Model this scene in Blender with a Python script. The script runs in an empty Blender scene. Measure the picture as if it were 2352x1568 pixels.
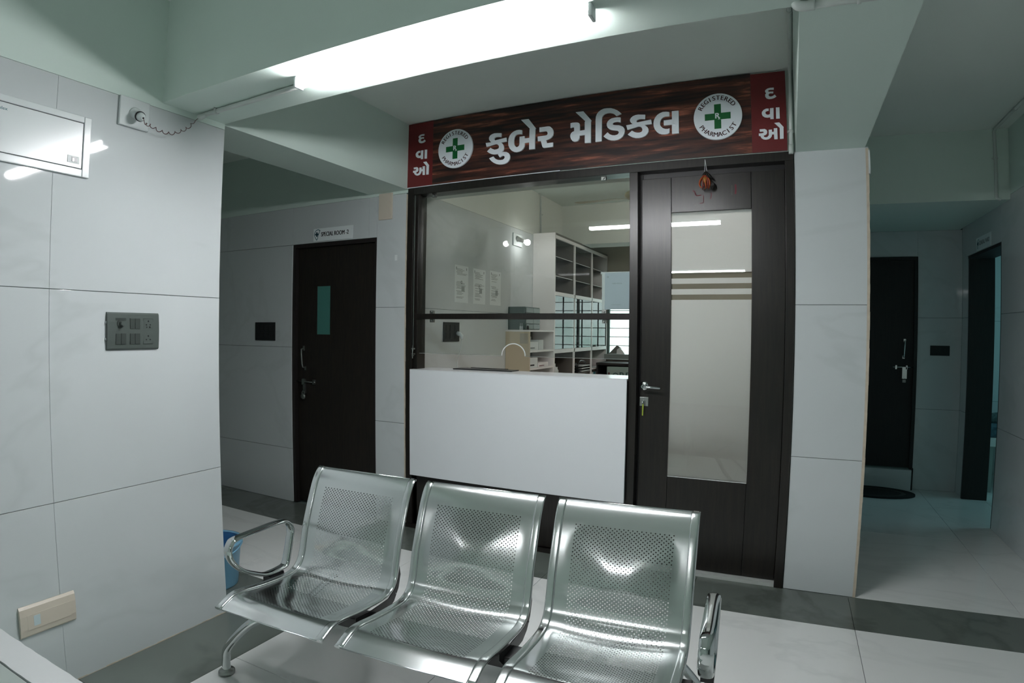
import bpy, bmesh, math, random
from mathutils import Vector, Matrix
from mathutils.geometry import tessellate_polygon
PI = math.pi
random.seed(7)
sc = bpy.context.scene
COL = sc.collection

# ------------------------------------------------------------------ camera
# The photograph was taken with a wide lens that bows straight lines outward; the
# camera is a real lens of that kind (angle from the axis as a polynomial of the
# distance from the picture's centre, in millimetres on a 36 mm sensor).
F_PX, K1, K2 = 1362.45, 0.19778, -0.025668
cam_d = bpy.data.cameras.new('camera'); cam = bpy.data.objects.new('camera', cam_d); COL.objects.link(cam)
def theta_px(r):
    u = r/1411.0
    return math.atan(u*(1+K1*u*u+K2*u**4)*1411.0/F_PX)
def fit_poly():
    # least squares for theta = a1 r + a2 r^2 + a3 r^3 + a4 r^4
    mm = 36.0/2352.0
    rs = [i*14.5 for i in range(1, 101)]
    A = [[0.0]*4 for _ in range(4)]; b = [0.0]*4
    S = 20.0
    for r in rs:
        x = r*mm/S; row = [x, x**2, x**3, x**4]; t = theta_px(r)
        for i in range(4):
            b[i] += row[i]*t
            for j in range(4): A[i][j] += row[i]*row[j]
    for i in range(4):
        p = max(range(i, 4), key=lambda k: abs(A[k][i])); A[i], A[p] = A[p], A[i]; b[i], b[p] = b[p], b[i]
        for k in range(i+1, 4):
            f = A[k][i]/A[i][i]
            for j in range(i, 4): A[k][j] -= f*A[i][j]
            b[k] -= f*b[i]
    x = [0]*4
    for i in (3, 2, 1, 0):
        x[i] = (b[i]-sum(A[i][j]*x[j] for j in range(i+1, 4)))/A[i][i]
    return [x[i]/S**(i+1) for i in range(4)]
cam_d.sensor_width = 36.0
cam_d.sensor_fit = 'HORIZONTAL'
cam_d.clip_start = 0.02
PANO = True
if PANO:
    cam_d.type = 'PANO'
    k = fit_poly()
    c_ = cam_d
    c_.panorama_type = 'FISHEYE_LENS_POLYNOMIAL'
    c_.fisheye_fov = PI
    c_.fisheye_polynomial_k0 = 0.0
    c_.fisheye_polynomial_k1 = -k[0]; c_.fisheye_polynomial_k2 = -k[1]
    c_.fisheye_polynomial_k3 = -k[2]; c_.fisheye_polynomial_k4 = -k[3]
else:
    cam_d.lens = 1417.0/2352.0*36.0
yaw, pitch, roll = -0.44519948, -0.01862864, 0.01118487
Fw = Vector((math.sin(yaw)*math.cos(pitch), math.cos(yaw)*math.cos(pitch), math.sin(pitch)))
Rt = Vector((math.cos(yaw), -math.sin(yaw), 0)); Up = Rt.cross(Fw)
R2 = Rt*math.cos(roll)+Up*math.sin(roll); U2 = -Rt*math.sin(roll)+Up*math.cos(roll)
M = Matrix((R2, U2, -Fw)).transposed().to_4x4(); M.translation = Vector((0, 0, 1.4))
cam.matrix_world = M
sc.camera = cam

# ------------------------------------------------------------------ view, world, lights
sc.view_settings.view_transform = 'Standard'; sc.view_settings.look = 'None'
sc.view_settings.gamma = 1.0; sc.view_settings.use_curve_mapping = False
sc.view_settings.exposure = 0.70
sc.cycles.max_bounces = 10; sc.cycles.diffuse_bounces = 5; sc.cycles.glossy_bounces = 4
sc.cycles.transmission_bounces = 6; sc.cycles.transparent_max_bounces = 12
sc.cycles.caustics_reflective = False; sc.cycles.caustics_refractive = False
sc.cycles.sample_clamp_indirect = 4.0
sc.cycles.use_denoising = True
w = bpy.data.worlds.new('daylight'); sc.world = w; w.use_nodes = True
wn_ = w.node_tree; bgn = wn_.nodes['Background']; bgn.inputs[1].default_value = 1.9
wno = wn_.nodes.new('ShaderNodeTexNoise'); wno.inputs['Scale'].default_value = 14; wno.inputs['Detail'].default_value = 5
wrp = wn_.nodes.new('ShaderNodeValToRGB'); wrp.color_ramp.elements[0].position = 0.35; wrp.color_ramp.elements[1].position = 0.62
wrp.color_ramp.elements[0].color = (0.52, 0.74, 0.68, 1); wrp.color_ramp.elements[1].color = (0.84, 0.98, 0.98, 1)   # hazy daylight with pale foliage
wtc = wn_.nodes.new('ShaderNodeTexCoord'); wn_.links.new(wtc.outputs['Generated'], wno.inputs['Vector'])
wn_.links.new(wno.outputs['Fac'], wrp.inputs['Fac']); wn_.links.new(wrp.outputs['Color'], bgn.inputs['Color'])
ZB_ = 2.38
TUBE = 88.0; TUBE_FAR = 32.0; TUBE_COL = (0.975, 0.975, 1.0)

def area(name, loc, target, sx, sy, power, col):
    l = bpy.data.lights.new(name, 'AREA'); l.shape = 'RECTANGLE'; l.size = sx; l.size_y = sy
    l.energy = power; l.color = col
    o = bpy.data.objects.new(name, l); COL.objects.link(o); o.location = loc
    o.rotation_euler = (Vector(target)-Vector(loc)).to_track_quat('-Z', 'Y').to_euler()
    return o
# daylight falling into the ward
area('ward_window_light', (4.22, 5.75, 1.5), (1.2, 5.3, 0.3), 1.1, 1.1, 9, (0.42, 0.88, 1.0))

# the light thrown down by the tube light over the bench
area('tube_light_beam', (-1.12, 1.632, ZB_-0.0445), (-1.12, 1.632, 0), 1.16, 0.036, 6, TUBE_COL)

# ------------------------------------------------------------------ materials
def new_mat(name):
    m = bpy.data.materials.new(name); m.use_nodes = True
    return m, m.node_tree, m.node_tree.nodes['Principled BSDF']
def mat(name, col, rough=0.5, metal=0.0, spec=0.5, emit=None, es=0.0, coat=0.0, bump=0.0, bscale=200.0, var=0.0, vscale=4.0, alpha=None):
    m, nt, p = new_mat(name)
    p.inputs['Base Color'].default_value = (*col, 1); p.inputs['Roughness'].default_value = rough
    p.inputs['Metallic'].default_value = metal; p.inputs['Specular IOR Level'].default_value = spec
    p.inputs['Coat Weight'].default_value = coat; p.inputs['Coat Roughness'].default_value = 0.05
    if emit: p.inputs['Emission Color'].default_value = (*emit, 1); p.inputs['Emission Strength'].default_value = es
    geo = None
    if bump or var: geo = nt.nodes.new('ShaderNodeNewGeometry')
    if bump:
        n = nt.nodes.new('ShaderNodeTexNoise'); n.inputs['Scale'].default_value = bscale; n.inputs['Detail'].default_value = 3
        b = nt.nodes.new('ShaderNodeBump'); b.inputs['Strength'].default_value = bump; b.inputs['Distance'].default_value = 0.002
        nt.links.new(geo.outputs['Position'], n.inputs['Vector']); nt.links.new(n.outputs['Fac'], b.inputs['Height'])
        nt.links.new(b.outputs['Normal'], p.inputs['Normal'])
    if var:
        n = nt.nodes.new('ShaderNodeTexNoise'); n.inputs['Scale'].default_value = vscale; n.inputs['Detail'].default_value = 4
        mx = nt.nodes.new('ShaderNodeMix'); mx.data_type = 'RGBA'
        mx.inputs['A'].default_value = (*[c*(1-var) for c in col], 1); mx.inputs['B'].default_value = (*[min(1, c*(1+var)) for c in col], 1)
        nt.links.new(geo.outputs['Position'], n.inputs['Vector']); nt.links.new(n.outputs['Fac'], mx.inputs['Factor'])
        nt.links.new(mx.outputs['Result'], p.inputs['Base Color'])
    return m
def stone(name, base, vein, rough, scale=0.8, width=0.035, amount=0.6, cloud=0.08, stretch=(1, 1, 1)):
    """veined porcelain tile: thin wandering veins where a distorted noise crosses 0.5"""
    m, nt, p = new_mat(name); N = nt.nodes.new; L = nt.links.new
    geo = N('ShaderNodeNewGeometry'); mp = N('ShaderNodeMapping'); mp.inputs['Scale'].default_value = stretch
    mp.inputs['Rotation'].default_value = (0.5, 0.45, 0.6)
    L(geo.outputs['Position'], mp.inputs['Vector'])
    n = N('ShaderNodeTexNoise'); n.inputs['Scale'].default_value = scale; n.inputs['Detail'].default_value = 5; n.inputs['Roughness'].default_value = 0.55; n.inputs['Distortion'].default_value = 0.6
    L(mp.outputs['Vector'], n.inputs['Vector'])
    a = N('ShaderNodeMath'); a.operation = 'SUBTRACT'; a.inputs[1].default_value = 0.5; L(n.outputs['Fac'], a.inputs[0])
    b = N('ShaderNodeMath'); b.operation = 'ABSOLUTE'; L(a.outputs[0], b.inputs[0])
    mr = N('ShaderNodeMapRange'); mr.inputs['From Min'].default_value = 0; mr.inputs['From Max'].default_value = width
    mr.inputs['To Min'].default_value = amount; mr.inputs['To Max'].default_value = 0; L(b.outputs[0], mr.inputs['Value'])
    n2 = N('ShaderNodeTexNoise'); n2.inputs['Scale'].default_value = 2.3; n2.inputs['Detail'].default_value = 2; L(geo.outputs['Position'], n2.inputs['Vector'])
    mu = N('ShaderNodeMath'); mu.operation = 'MULTIPLY'; L(mr.outputs['Result'], mu.inputs[0]); L(n2.outputs['Fac'], mu.inputs[1])
    mx = N('ShaderNodeMix'); mx.data_type = 'RGBA'; mx.inputs['A'].default_value = (*base, 1); mx.inputs['B'].default_value = (*vein, 1); L(mu.outputs[0], mx.inputs['Factor'])
    n3 = N('ShaderNodeTexNoise'); n3.inputs['Scale'].default_value = 1.3; n3.inputs['Detail'].default_value = 6; L(geo.outputs['Position'], n3.inputs['Vector'])
    m3 = N('ShaderNodeMapRange'); m3.inputs['To Min'].default_value = 1-cloud; m3.inputs['To Max'].default_value = 1+cloud; L(n3.outputs['Fac'], m3.inputs['Value'])
    hs = N('ShaderNodeHueSaturation'); L(m3.outputs['Result'], hs.inputs['Value']); L(mx.outputs['Result'], hs.inputs['Color'])
    L(hs.outputs['Color'], p.inputs['Base Color']); p.inputs['Roughness'].default_value = rough; p.inputs['Specular IOR Level'].default_value = 0.5
    return m
def wood(name, c0, c1, scale, stretch, rough, c2=None, spec=0.5, detail=6, pos=(0.35, 0.7)):
    m, nt, p = new_mat(name); N = nt.nodes.new; L = nt.links.new
    geo = N('ShaderNodeNewGeometry'); mp = N('ShaderNodeMapping'); mp.inputs['Scale'].default_value = stretch; L(geo.outputs['Position'], mp.inputs['Vector'])
    n = N('ShaderNodeTexNoise'); n.inputs['Scale'].default_value = scale; n.inputs['Detail'].default_value = detail; n.inputs['Roughness'].default_value = 0.6; n.inputs['Distortion'].default_value = 0.35
    L(mp.outputs['Vector'], n.inputs['Vector'])
    r = N('ShaderNodeValToRGB'); r.color_ramp.elements[0].position = pos[0]; r.color_ramp.elements[0].color = (*c0, 1)
    r.color_ramp.elements[1].position = pos[1]; r.color_ramp.elements[1].color = (*c1, 1)
    if c2: e = r.color_ramp.elements.new((pos[0]+pos[1])/2); e.color = (*c2, 1)
    L(n.outputs['Fac'], r.inputs['Fac']); L(r.outputs['Color'], p.inputs['Base Color'])
    p.inputs['Roughness'].default_value = rough; p.inputs['Specular IOR Level'].default_value = spec
    return m
def glass(name, tint=(1, 1, 1), ior=1.5, rough=0.0):
    """thin pane: what it lets through plus a mirror reflection that grows at grazing angles"""
    m = bpy.data.materials.new(name); m.use_nodes = True; nt = m.node_tree; nt.nodes.clear(); N = nt.nodes.new; L = nt.links.new
    out = N('ShaderNodeOutputMaterial'); mix = N('ShaderNodeMixShader'); t = N('ShaderNodeBsdfTransparent'); g = N('ShaderNodeBsdfGlossy'); fr = N('ShaderNodeFresnel')
    t.inputs['Color'].default_value = (*tint, 1); g.inputs['Roughness'].default_value = rough; fr.inputs['IOR'].default_value = ior
    L(fr.outputs[0], mix.inputs[0]); L(t.outputs[0], mix.inputs[1]); L(g.outputs[0], mix.inputs[2]); L(mix.outputs[0], out.inputs[0])
    return m
def frosted(name, col=(0.8, 0.8, 0.8), ior=1.5):
    m = bpy.data.materials.new(name); m.use_nodes = True; nt = m.node_tree; nt.nodes.clear(); N = nt.nodes.new; L = nt.links.new
    out = N('ShaderNodeOutputMaterial'); mix = N('ShaderNodeMixShader'); t = N('ShaderNodeBsdfTranslucent'); d = N('ShaderNodeBsdfDiffuse'); g = N('ShaderNodeBsdfGlossy'); fr = N('ShaderNodeFresnel'); m2 = N('ShaderNodeMixShader')
    t.inputs['Color'].default_value = (*col, 1); d.inputs['Color'].default_value = (*[c for c in col], 1); g.inputs['Roughness'].default_value = 0.02; fr.inputs['IOR'].default_value = ior
    m2.inputs[0].default_value = 0.62; L(t.outputs[0], m2.inputs[1]); L(d.outputs[0], m2.inputs[2])
    L(fr.outputs[0], mix.inputs[0]); L(m2.outputs[0], mix.inputs[1]); L(g.outputs[0], mix.inputs[2]); L(mix.outputs[0], out.inputs[0])
    return m

PAINT = mat('wall_paint', (0.67, 0.79, 0.73), 0.7, bump=0.12, bscale=260)
PAINTIN = mat('inner_wall_paint', (0.66, 0.69, 0.64), 0.7, bump=0.12, bscale=260)
CEILP = mat('ceiling_paint', (0.78, 0.845, 0.80), 0.75, bump=0.08, bscale=220)
TILE = stone('white_marble_tile', (0.59, 0.632, 0.637), (0.44, 0.485, 0.48), 0.045, scale=0.5, width=0.022, amount=0.42, cloud=0.05, stretch=(1, 1, 1.6))
FLOORW = stone('light_floor_tile', (0.80, 0.82, 0.80), (0.62, 0.65, 0.63), 0.13, scale=0.8, width=0.03, amount=0.6, cloud=0.06, stretch=(1, 2.2, 1))
FLOORD = stone('dark_floor_tile', (0.13, 0.15, 0.135), (0.06, 0.07, 0.06), 0.22, scale=1.6, width=0.05, amount=0.8, cloud=0.35)
JOINT = mat('dark_joint_grout', (0.10, 0.14, 0.13), 0.9)  # dark grout colour of the joints and the tile backing
GROUT = mat('beige_grout', (0.55, 0.48, 0.38), 0.9, var=0.25, vscale=30)
WENGE = wood('wenge_laminate', (0.0065, 0.0055, 0.0048), (0.017, 0.0135, 0.0105), 14, (5, 5, 0.35), 0.30)
WENGE_DOOR = wood('dark_woodgrain_door', (0.006, 0.0048, 0.0042), (0.020, 0.0145, 0.010), 16, (6, 6, 0.45), 0.45)
DARKWOOD = wood('plain_dark_door', (0.008, 0.006, 0.006), (0.016, 0.012, 0.010), 14, (5, 5, 0.4), 0.6)
SIGNWOOD = wood('printed_rosewood', (0.010, 0.0045, 0.004), (0.52, 0.165, 0.095), 2.6, (1.0, 1, 13), 0.35, c2=(0.085, 0.026, 0.016), detail=9, pos=(0.40, 0.74))
SIGNRED = mat('red_sign_film', (0.135, 0.011, 0.012), 0.4)
WHITE_LET = mat('white_acrylic', (0.80, 0.86, 0.90), 0.35)
EMB_GREEN = mat('emblem_green', (0.0, 0.115, 0.022), 0.4)
EMB_TEXT = mat('emblem_maroon', (0.035, 0.004, 0.006), 0.5)
BLACKINK = mat('black_print', (0.008, 0.008, 0.008), 0.6)
GREYINK = mat('grey_print', (0.20, 0.23, 0.22), 0.7)
TEALINK = mat('teal_print', (0.02, 0.14, 0.17), 0.5)
PAPER = mat('paper', (0.70, 0.74, 0.73), 0.7)
PVC = mat('white_pvc', (0.58, 0.63, 0.60), 0.35, var=0.06, vscale=12)
WPLASTIC = mat('white_plastic', (0.66, 0.71, 0.71), 0.22)
CREAM = mat('cream_plastic', (0.62, 0.56, 0.47), 0.3)
GREYPL = mat('grey_switch_plastic', (0.075, 0.092, 0.085), 0.38)
GREYPL2 = mat('grey_switch_rocker', (0.045, 0.055, 0.05), 0.3)
BLACKPL = mat('black_plastic', (0.012, 0.013, 0.014), 0.3)
STEEL = mat('brushed_steel', (0.72, 0.75, 0.745), 0.18, metal=1.0)
CHROME = mat('polished_steel', (0.66, 0.69, 0.69), 0.07, metal=1.0)
DIMSTEEL = mat('dull_steel', (0.34, 0.36, 0.34), 0.35, metal=1.0)
BLACKST = mat('black_painted_steel', (0.010, 0.010, 0.011), 0.35)
TUBEM = mat('lit_diffuser', (0.9, 0.9, 0.9), 0.4, emit=TUBE_COL, es=TUBE)
TUBEF = mat('lit_diffuser_far', (0.9, 0.9, 0.9), 0.4, emit=TUBE_COL, es=TUBE_FAR)
BULBM = mat('lit_bulb', (1, 1, 1), 0.4, emit=(1.0, 0.97, 0.95), es=26.0)
LAMIN = mat('white_gloss_laminate', (0.78, 0.82, 0.84), 0.22)
GLASS = glass('clear_glass', (0.93, 0.96, 0.95))
GLASSG = glass('greenish_glass', (0.62, 0.74, 0.70))
FROST = frosted('frosted_film', (0.97, 0.93, 0.92))
SEAGLASS = frosted('sea_green_glass', (0.10, 0.32, 0.28))
CABSIDE = mat('cabinet_white_laminate', (0.80, 0.775, 0.76), 0.45)
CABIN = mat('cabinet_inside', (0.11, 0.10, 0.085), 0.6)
BEIGEPANEL = mat('beige_board', (0.55, 0.46, 0.33), 0.55, var=0.06, vscale=3)
BEIGEWALL = mat('beige_wall_paint', (0.42, 0.38, 0.31), 0.8)
FILEG = mat('dark_green_steel', (0.028, 0.060, 0.050), 0.45)
DRAWERF = mat('smoky_drawer_front', (0.15, 0.18, 0.165), 0.3)
BLUEPL = mat('blue_bucket_plastic', (0.20, 0.44, 0.62), 0.35)
BLUEIN = mat('blue_bucket_inside', (0.045, 0.17, 0.38), 0.4)
REDINK = mat('red_kumkum_paint', (0.12, 0.012, 0.022), 0.7)
FADEINK = mat('faded_paint_mark', (0.055, 0.05, 0.045), 0.7)

# ------------------------------------------------------------------ mesh helpers
class MB:
    def __init__(s): s.v = []; s.f = []; s.sm = []
    def add(s, vs, fs, smooth=False):
        o = len(s.v); s.v += [tuple(p) for p in vs]; s.f += [tuple(i+o for i in f) for f in fs]; s.sm += [smooth]*len(fs)
    def box(s, x0, x1, y0, y1, z0, z1):
        x0, x1 = min(x0, x1), max(x0, x1); y0, y1 = min(y0, y1), max(y0, y1); z0, z1 = min(z0, z1), max(z0, z1)
        s.add([(x0,y0,z0),(x1,y0,z0),(x1,y1,z0),(x0,y1,z0),(x0,y0,z1),(x1,y0,z1),(x1,y1,z1),(x0,y1,z1)],
              [(0,3,2,1),(4,5,6,7),(0,1,5,4),(1,2,6,5),(2,3,7,6),(3,0,4,7)]); return s
    def tube(s, path, r, n=12, closed=False, r2=None, up=None, caps=True, sq=1.0):
        """sweep an ellipse (r across 'up' x tangent, r2 along up) along a path"""
        P = [Vector(p) for p in path]; m = len(P); rings = []; u = Vector(up) if up else None
        prev = None
        for i in range(m):
            a = P[(i-1) % m] if (closed or i > 0) else P[i]; b = P[(i+1) % m] if (closed or i < m-1) else P[i]
            t = (b-a).normalized()
            if u is not None: nrm = (u - t*u.dot(t)).normalized()
            else:
                if prev is None:
                    h = Vector((0, 0, 1)) if abs(t.z) < .9 else Vector((1, 0, 0)); nrm = (h-t*h.dot(t)).normalized()
                else: nrm = (prev - t*prev.dot(t)).normalized()
                prev = nrm
            bi = t.cross(nrm); ra = r[i] if isinstance(r, (list, tuple)) else r; rb = r2 if r2 else ra
            f_ = lambda v: math.copysign(abs(v)**sq, v)
            rings.append([P[i]+bi*(f_(math.cos(2*PI*(j+.5)/n))*ra)+nrm*(f_(math.sin(2*PI*(j+.5)/n))*rb) for j in range(n)])
        vs = [p for rg in rings for p in rg]; fs = []
        for i in range(m if closed else m-1):
            k = (i+1) % m
            for j in range(n): fs.append((i*n+j, i*n+(j+1) % n, k*n+(j+1) % n, k*n+j))
        s.add(vs, fs, True)
        if not closed and caps:
            o = len(s.v)-len(vs)
            s.f += [tuple(o+j for j in reversed(range(n))), tuple(o+(m-1)*n+j for j in range(n))]; s.sm += [False, False]
        return s
    def cyl(s, p0, p1, r, n=20): return s.tube([p0, p1], r, n)
    def lathe(s, prof, c, axis='Z', n=28, caps=False, smooth=True):
        vs = []; c = Vector(c)
        for (r, h) in prof:
            for j in range(n):
                a = 2*PI*j/n; x, y = r*math.cos(a), r*math.sin(a)
                vs.append(c+(Vector((x, y, h)) if axis == 'Z' else Vector((x, -h, y)) if axis == 'Y' else Vector((h, x, y))))
        fs = [(i*n+j, i*n+(j+1) % n, (i+1)*n+(j+1) % n, (i+1)*n+j) for i in range(len(prof)-1) for j in range(n)]
        s.add(vs, fs, smooth); return s
    def ball(s, c, r, n=16, m=10, sq=(1, 1, 1)):
        c = Vector(c); vs = []; fs = []
        for i in range(m+1):
            th = PI*i/m
            for j in range(n):
                a = 2*PI*j/n; vs.append(c+Vector((r*sq[0]*math.sin(th)*math.cos(a), r*sq[1]*math.sin(th)*math.sin(a), r*sq[2]*math.cos(th))))
        for i in range(m):
            for j in range(n): fs.append((i*n+j, (i+1)*n+j, (i+1)*n+(j+1) % n, i*n+(j+1) % n))
        s.add(vs, fs, True); return s
    def prism(s, pts, fn, d):
        """pts 2-D outline; fn(u, v, w) -> world; front at w=d, back at w=0"""
        n = len(pts); tri = tessellate_polygon([[Vector((p[0], p[1], 0)) for p in pts]])
        vs = [fn(p[0], p[1], d) for p in pts]+[fn(p[0], p[1], 0) for p in pts]
        fs = [tuple(t) for t in tri]+[tuple(reversed([i+n for i in t])) for t in tri]+[(i, i+n, (i+1) % n+n, (i+1) % n) for i in range(n)]
        s.add(vs, fs); return s
    def mesh(s, mt, off=(0, 0, 0), name='m'):
        me = bpy.data.meshes.new(name); ox, oy, oz = off
        me.from_pydata([(x-ox, y-oy, z-oz) for x, y, z in s.v], [], s.f); me.materials.append(mt)
        me.polygons.foreach_set('use_smooth', s.sm); me.update()
        bm = bmesh.new(); bm.from_mesh(me); bmesh.ops.recalc_face_normals(bm, faces=bm.faces); bm.to_mesh(me); bm.free()
        return me
def wpos(o):
    p = Vector((0, 0, 0))
    while o: p += o.location; o = o.parent
    return p
def obj(name, mb, mt, parent=None, bevel=0.0, label=None, kind=None, local=False):
    off = (0, 0, 0)
    c = Vector((0, 0, 0))
    if not local:
        xs = [p[0] for p in mb.v]; ys = [p[1] for p in mb.v]; zs = [p[2] for p in mb.v]
        c = Vector(((min(xs)+max(xs))/2, (min(ys)+max(ys))/2, min(zs)))
        off = tuple(c)
    me = mb.mesh(mt, off, name); o = bpy.data.objects.new(name, me); COL.objects.link(o)
    if parent: o.parent = parent
    if not local: o.location = c-(wpos(parent) if parent else Vector((0, 0, 0)))
    if bevel:
        b = o.modifiers.new('bevel', 'BEVEL'); b.width = bevel; b.segments = 2; b.limit_method = 'ANGLE'; b.harden_normals = False
    if label: o['label'] = label
    if kind: o['kind'] = kind
    return o
def tag(o, label, cat, group=None):
    o['label'] = label; o['category'] = cat
    if group: o['group'] = group
    return o
def thing(name, label, cat, loc=(0, 0, 0), group=None, rotz=0):
    o = bpy.data.objects.new(name, None); COL.objects.link(o); o.location = loc; o.rotation_euler = (0, 0, rotz); o.empty_display_size = 0.1
    return tag(o, label, cat, group)
def sgroup(name, loc=(0, 0, 0), label=None):
    o = bpy.data.objects.new(name, None); COL.objects.link(o); o.location = loc; o['kind'] = 'structure'
    if label: o['label'] = label
    return o
def B(*a): return MB().box(*a)
def PF(y):
    return lambda u, v, w_: (u, y-w_, v)          # plane facing -Y
def PL(x):
    return lambda u, v, w_: (x+w_, u, v)          # plane facing +X
def PR(x):
    return lambda u, v, w_: (x-w_, -u, v)         # plane facing -X (u = -Y)
def text_mesh(mb, s, size, fn, d=0.0006, bold=0.0, sx=1.0, align='CENTER', rot=0.0, at=(0, 0)):
    cu = bpy.data.curves.new('t', 'FONT'); cu.body = s; cu.size = size; cu.align_x = align; cu.align_y = 'CENTER'; cu.resolution_u = 3
    o = bpy.data.objects.new('t', cu); COL.objects.link(o)
    dg = bpy.context.evaluated_depsgraph_get(); me = bpy.data.meshes.new_from_object(o.evaluated_get(dg))
    cr, sr = math.cos(rot), math.sin(rot)
    for k, sh in enumerate((0,) if not bold else (-bold*size*0.7, 0, bold*size*0.7)):
        vs = []
        for v in me.vertices:
            x, y = v.co.x*sx+sh, v.co.y
            vs.append(fn(at[0]+x*cr-y*sr, at[1]+x*sr+y*cr, d+0.00006*k))
        mb.add(vs, [tuple(p.vertices) for p in me.polygons])
    bpy.data.objects.remove(o); bpy.data.meshes.remove(me); bpy.data.curves.remove(cu)
    return mb
def ring2(pts, n=6):
    """closed Catmull-Rom through 2/3-D points"""
    P = [Vector(p) for p in pts]; m = len(P); out = []
    for i in range(m):
        a, b, c, d = P[i-1], P[i], P[(i+1) % m], P[(i+2) % m]
        for k in range(n):
            t = k/n; out.append(0.5*((2*b)+(c-a)*t+(2*a-5*b+4*c-d)*t*t+(3*b-a-3*c+d)*t**3))
    return out
def spline(pts, n=6):
    P = [Vector(p) for p in pts]; m = len(P); out = []
    for i in range(m-1):
        a = P[i-1] if i else P[0]*2-P[1]; b, c = P[i], P[i+1]; d = P[i+2] if i+2 < m else P[-1]*2-P[-2]
        for k in range(n):
            t = k/n; out.append(0.5*((2*b)+(c-a)*t+(2*a-5*b+4*c-d)*t*t+(3*b-a-3*c+d)*t**3))
    return out+[P[-1]]

# ================================================================== THE SETTING
Y0 = 3.395            # plane of the pharmacy front
XL = -2.42            # plane of the left wall
XR = 1.52             # right wall of the corridor
ZC = 2.85             # ceiling
ZB = 2.38             # underside of the beams
G = 0.0012            # half a joint

def wall_tiles(parent, axis, pos, ub, zb, face, thk=0.012, m=TILE, skip=()):
    """single porcelain tiles between the boundaries ub (along the wall) and zb (height)"""
    for i in range(len(ub)-1):
        for j in range(len(zb)-1):
            if (i, j) in skip: continue
            u0, u1, z0, z1 = ub[i]+0.0004, ub[i+1]-0.0004, zb[j]+G, zb[j+1]-G
            j_ = random.uniform(0, 0.0004)
            a, b = pos-face*j_, pos-face*thk
            mb = B(a, b, u0, u1, z0, z1) if axis == 'X' else B(u0, u1, a, b, z0, z1)
            obj('tile', mb, m, parent, bevel=0.0008)

# floor: backing slab, light tiles and dark border tiles
fl = obj('floor', B(-6.6, 5.0, -5.0, 8.2, -0.15, -0.011), JOINT, kind='structure')
def ftile(x0, x1, y0, y1, m): obj('tile', B(x0+G, x1-G, y0+G, y1-G, -0.0105, random.uniform(-0.0002, 0)), m, fl, bevel=0.0006)
xs = [-2.04+0.81*i for i in range(-1, 6)]
XJ = [-2.035, -1.233, -0.42, 0.39, 1.229, XR]
YJ = [3.005, 1.575, -0.03, -1.63, -3.23, -5.0]
for i in range(len(XJ)-1):
    for j in range(len(YJ)-1): ftile(XJ[i], XJ[i+1], YJ[j+1], YJ[j], FLOORW)
for a, b in ((-0.42, 0.39), (0.39, XR), (-1.233, -0.42), (-2.035, -1.233), (-3.24, -2.035), (-4.4, -3.24), (-6.5, -4.4)): ftile(a, b, 3.005, Y0, FLOORD)
for a, b in ((-5.0, -3.3), (-3.3, -1.7), (-1.7, -0.1), (-0.1, 1.105), (1.105, 2.205)): ftile(XL, -2.035, a, b, FLOORD)
for a, b in ((-6.5, -4.9), (-4.9, -3.6), (-3.6, XL)): ftile(a, b, 1.86, 2.205, FLOORD)
for a, b in ((-6.5, -4.0), (-4.0, -2.845), (-2.845, -2.035)): ftile(a, b, 2.205, 3.005, FLOORW)
for a, b in ((-6.5, -4.0), (-4.0, XL)): ftile(a, b, -5.0, -0.6, FLOORW)
for a, b in ((Y0, 4.6), (4.6, 6.2)):
    ftile(0.425, 1.229, a, b, FLOORW); ftile(1.229, 1.72, a, b, FLOORW)
for a, b in ((3.9, 5.5), (5.5, 7.1)):
    for c, d in ((1.72, 2.6), (2.6, 3.5), (3.5, 4.3)): ftile(c, d, a, b, FLOORW)
for a, b in ((3.6, 5.2), (5.2, 6.8), (6.8, 7.5)):
    for c, d in ((-2.44, -1.63), (-1.63, -0.82), (-0.82, 0.3)): ftile(c, d, a, b, FLOORW)

obj('ceiling', B(-6.6, 5.0, -5.0, 8.2, ZC, ZC+0.15), CEILP, kind='structure')

# left wall with tiles and painted band above
wl = obj('wall_left', B(-2.80, XL-0.012, -0.6, 1.838, 0, 2.352), JOINT, kind='structure')
wall_tiles(wl, 'X', XL, [-0.54, 1.064, 1.838], [0, 0.732, 1.54, 2.352], 1)
obj('plaster_band', B(-2.80, XL-0.001, -0.6, 1.838, 2.352, ZC), PAINT, wl)
obj('end_face', B(-2.80, XL-0.012, 1.838, 1.842, 0, 2.352), TILE, wl)
gl = MB()
for k in range(60):
    y = -0.5+k*0.0391; gl.box(XL-0.012, XL+random.uniform(0.0, 0.0015), y, y+0.0395, -0.002, random.uniform(0.001, 0.005))
obj('baseboard_left', gl, GROUT, kind='structure')

# unseen block added to keep tube light out of the corridor; outer walls
obj('corridor_light_block', B(-6.6, -2.80, 1.50, 1.838, 0, ZC), PAINT, kind='structure')
obj('wall_lobby_left', B(-6.7, -6.5, -5.0, Y0, 0, ZC), PAINT, kind='structure')
obj('wall_back', B(-6.6, 1.6, -5.2, -5.0, 0, ZC), PAINT, kind='structure')

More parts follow.
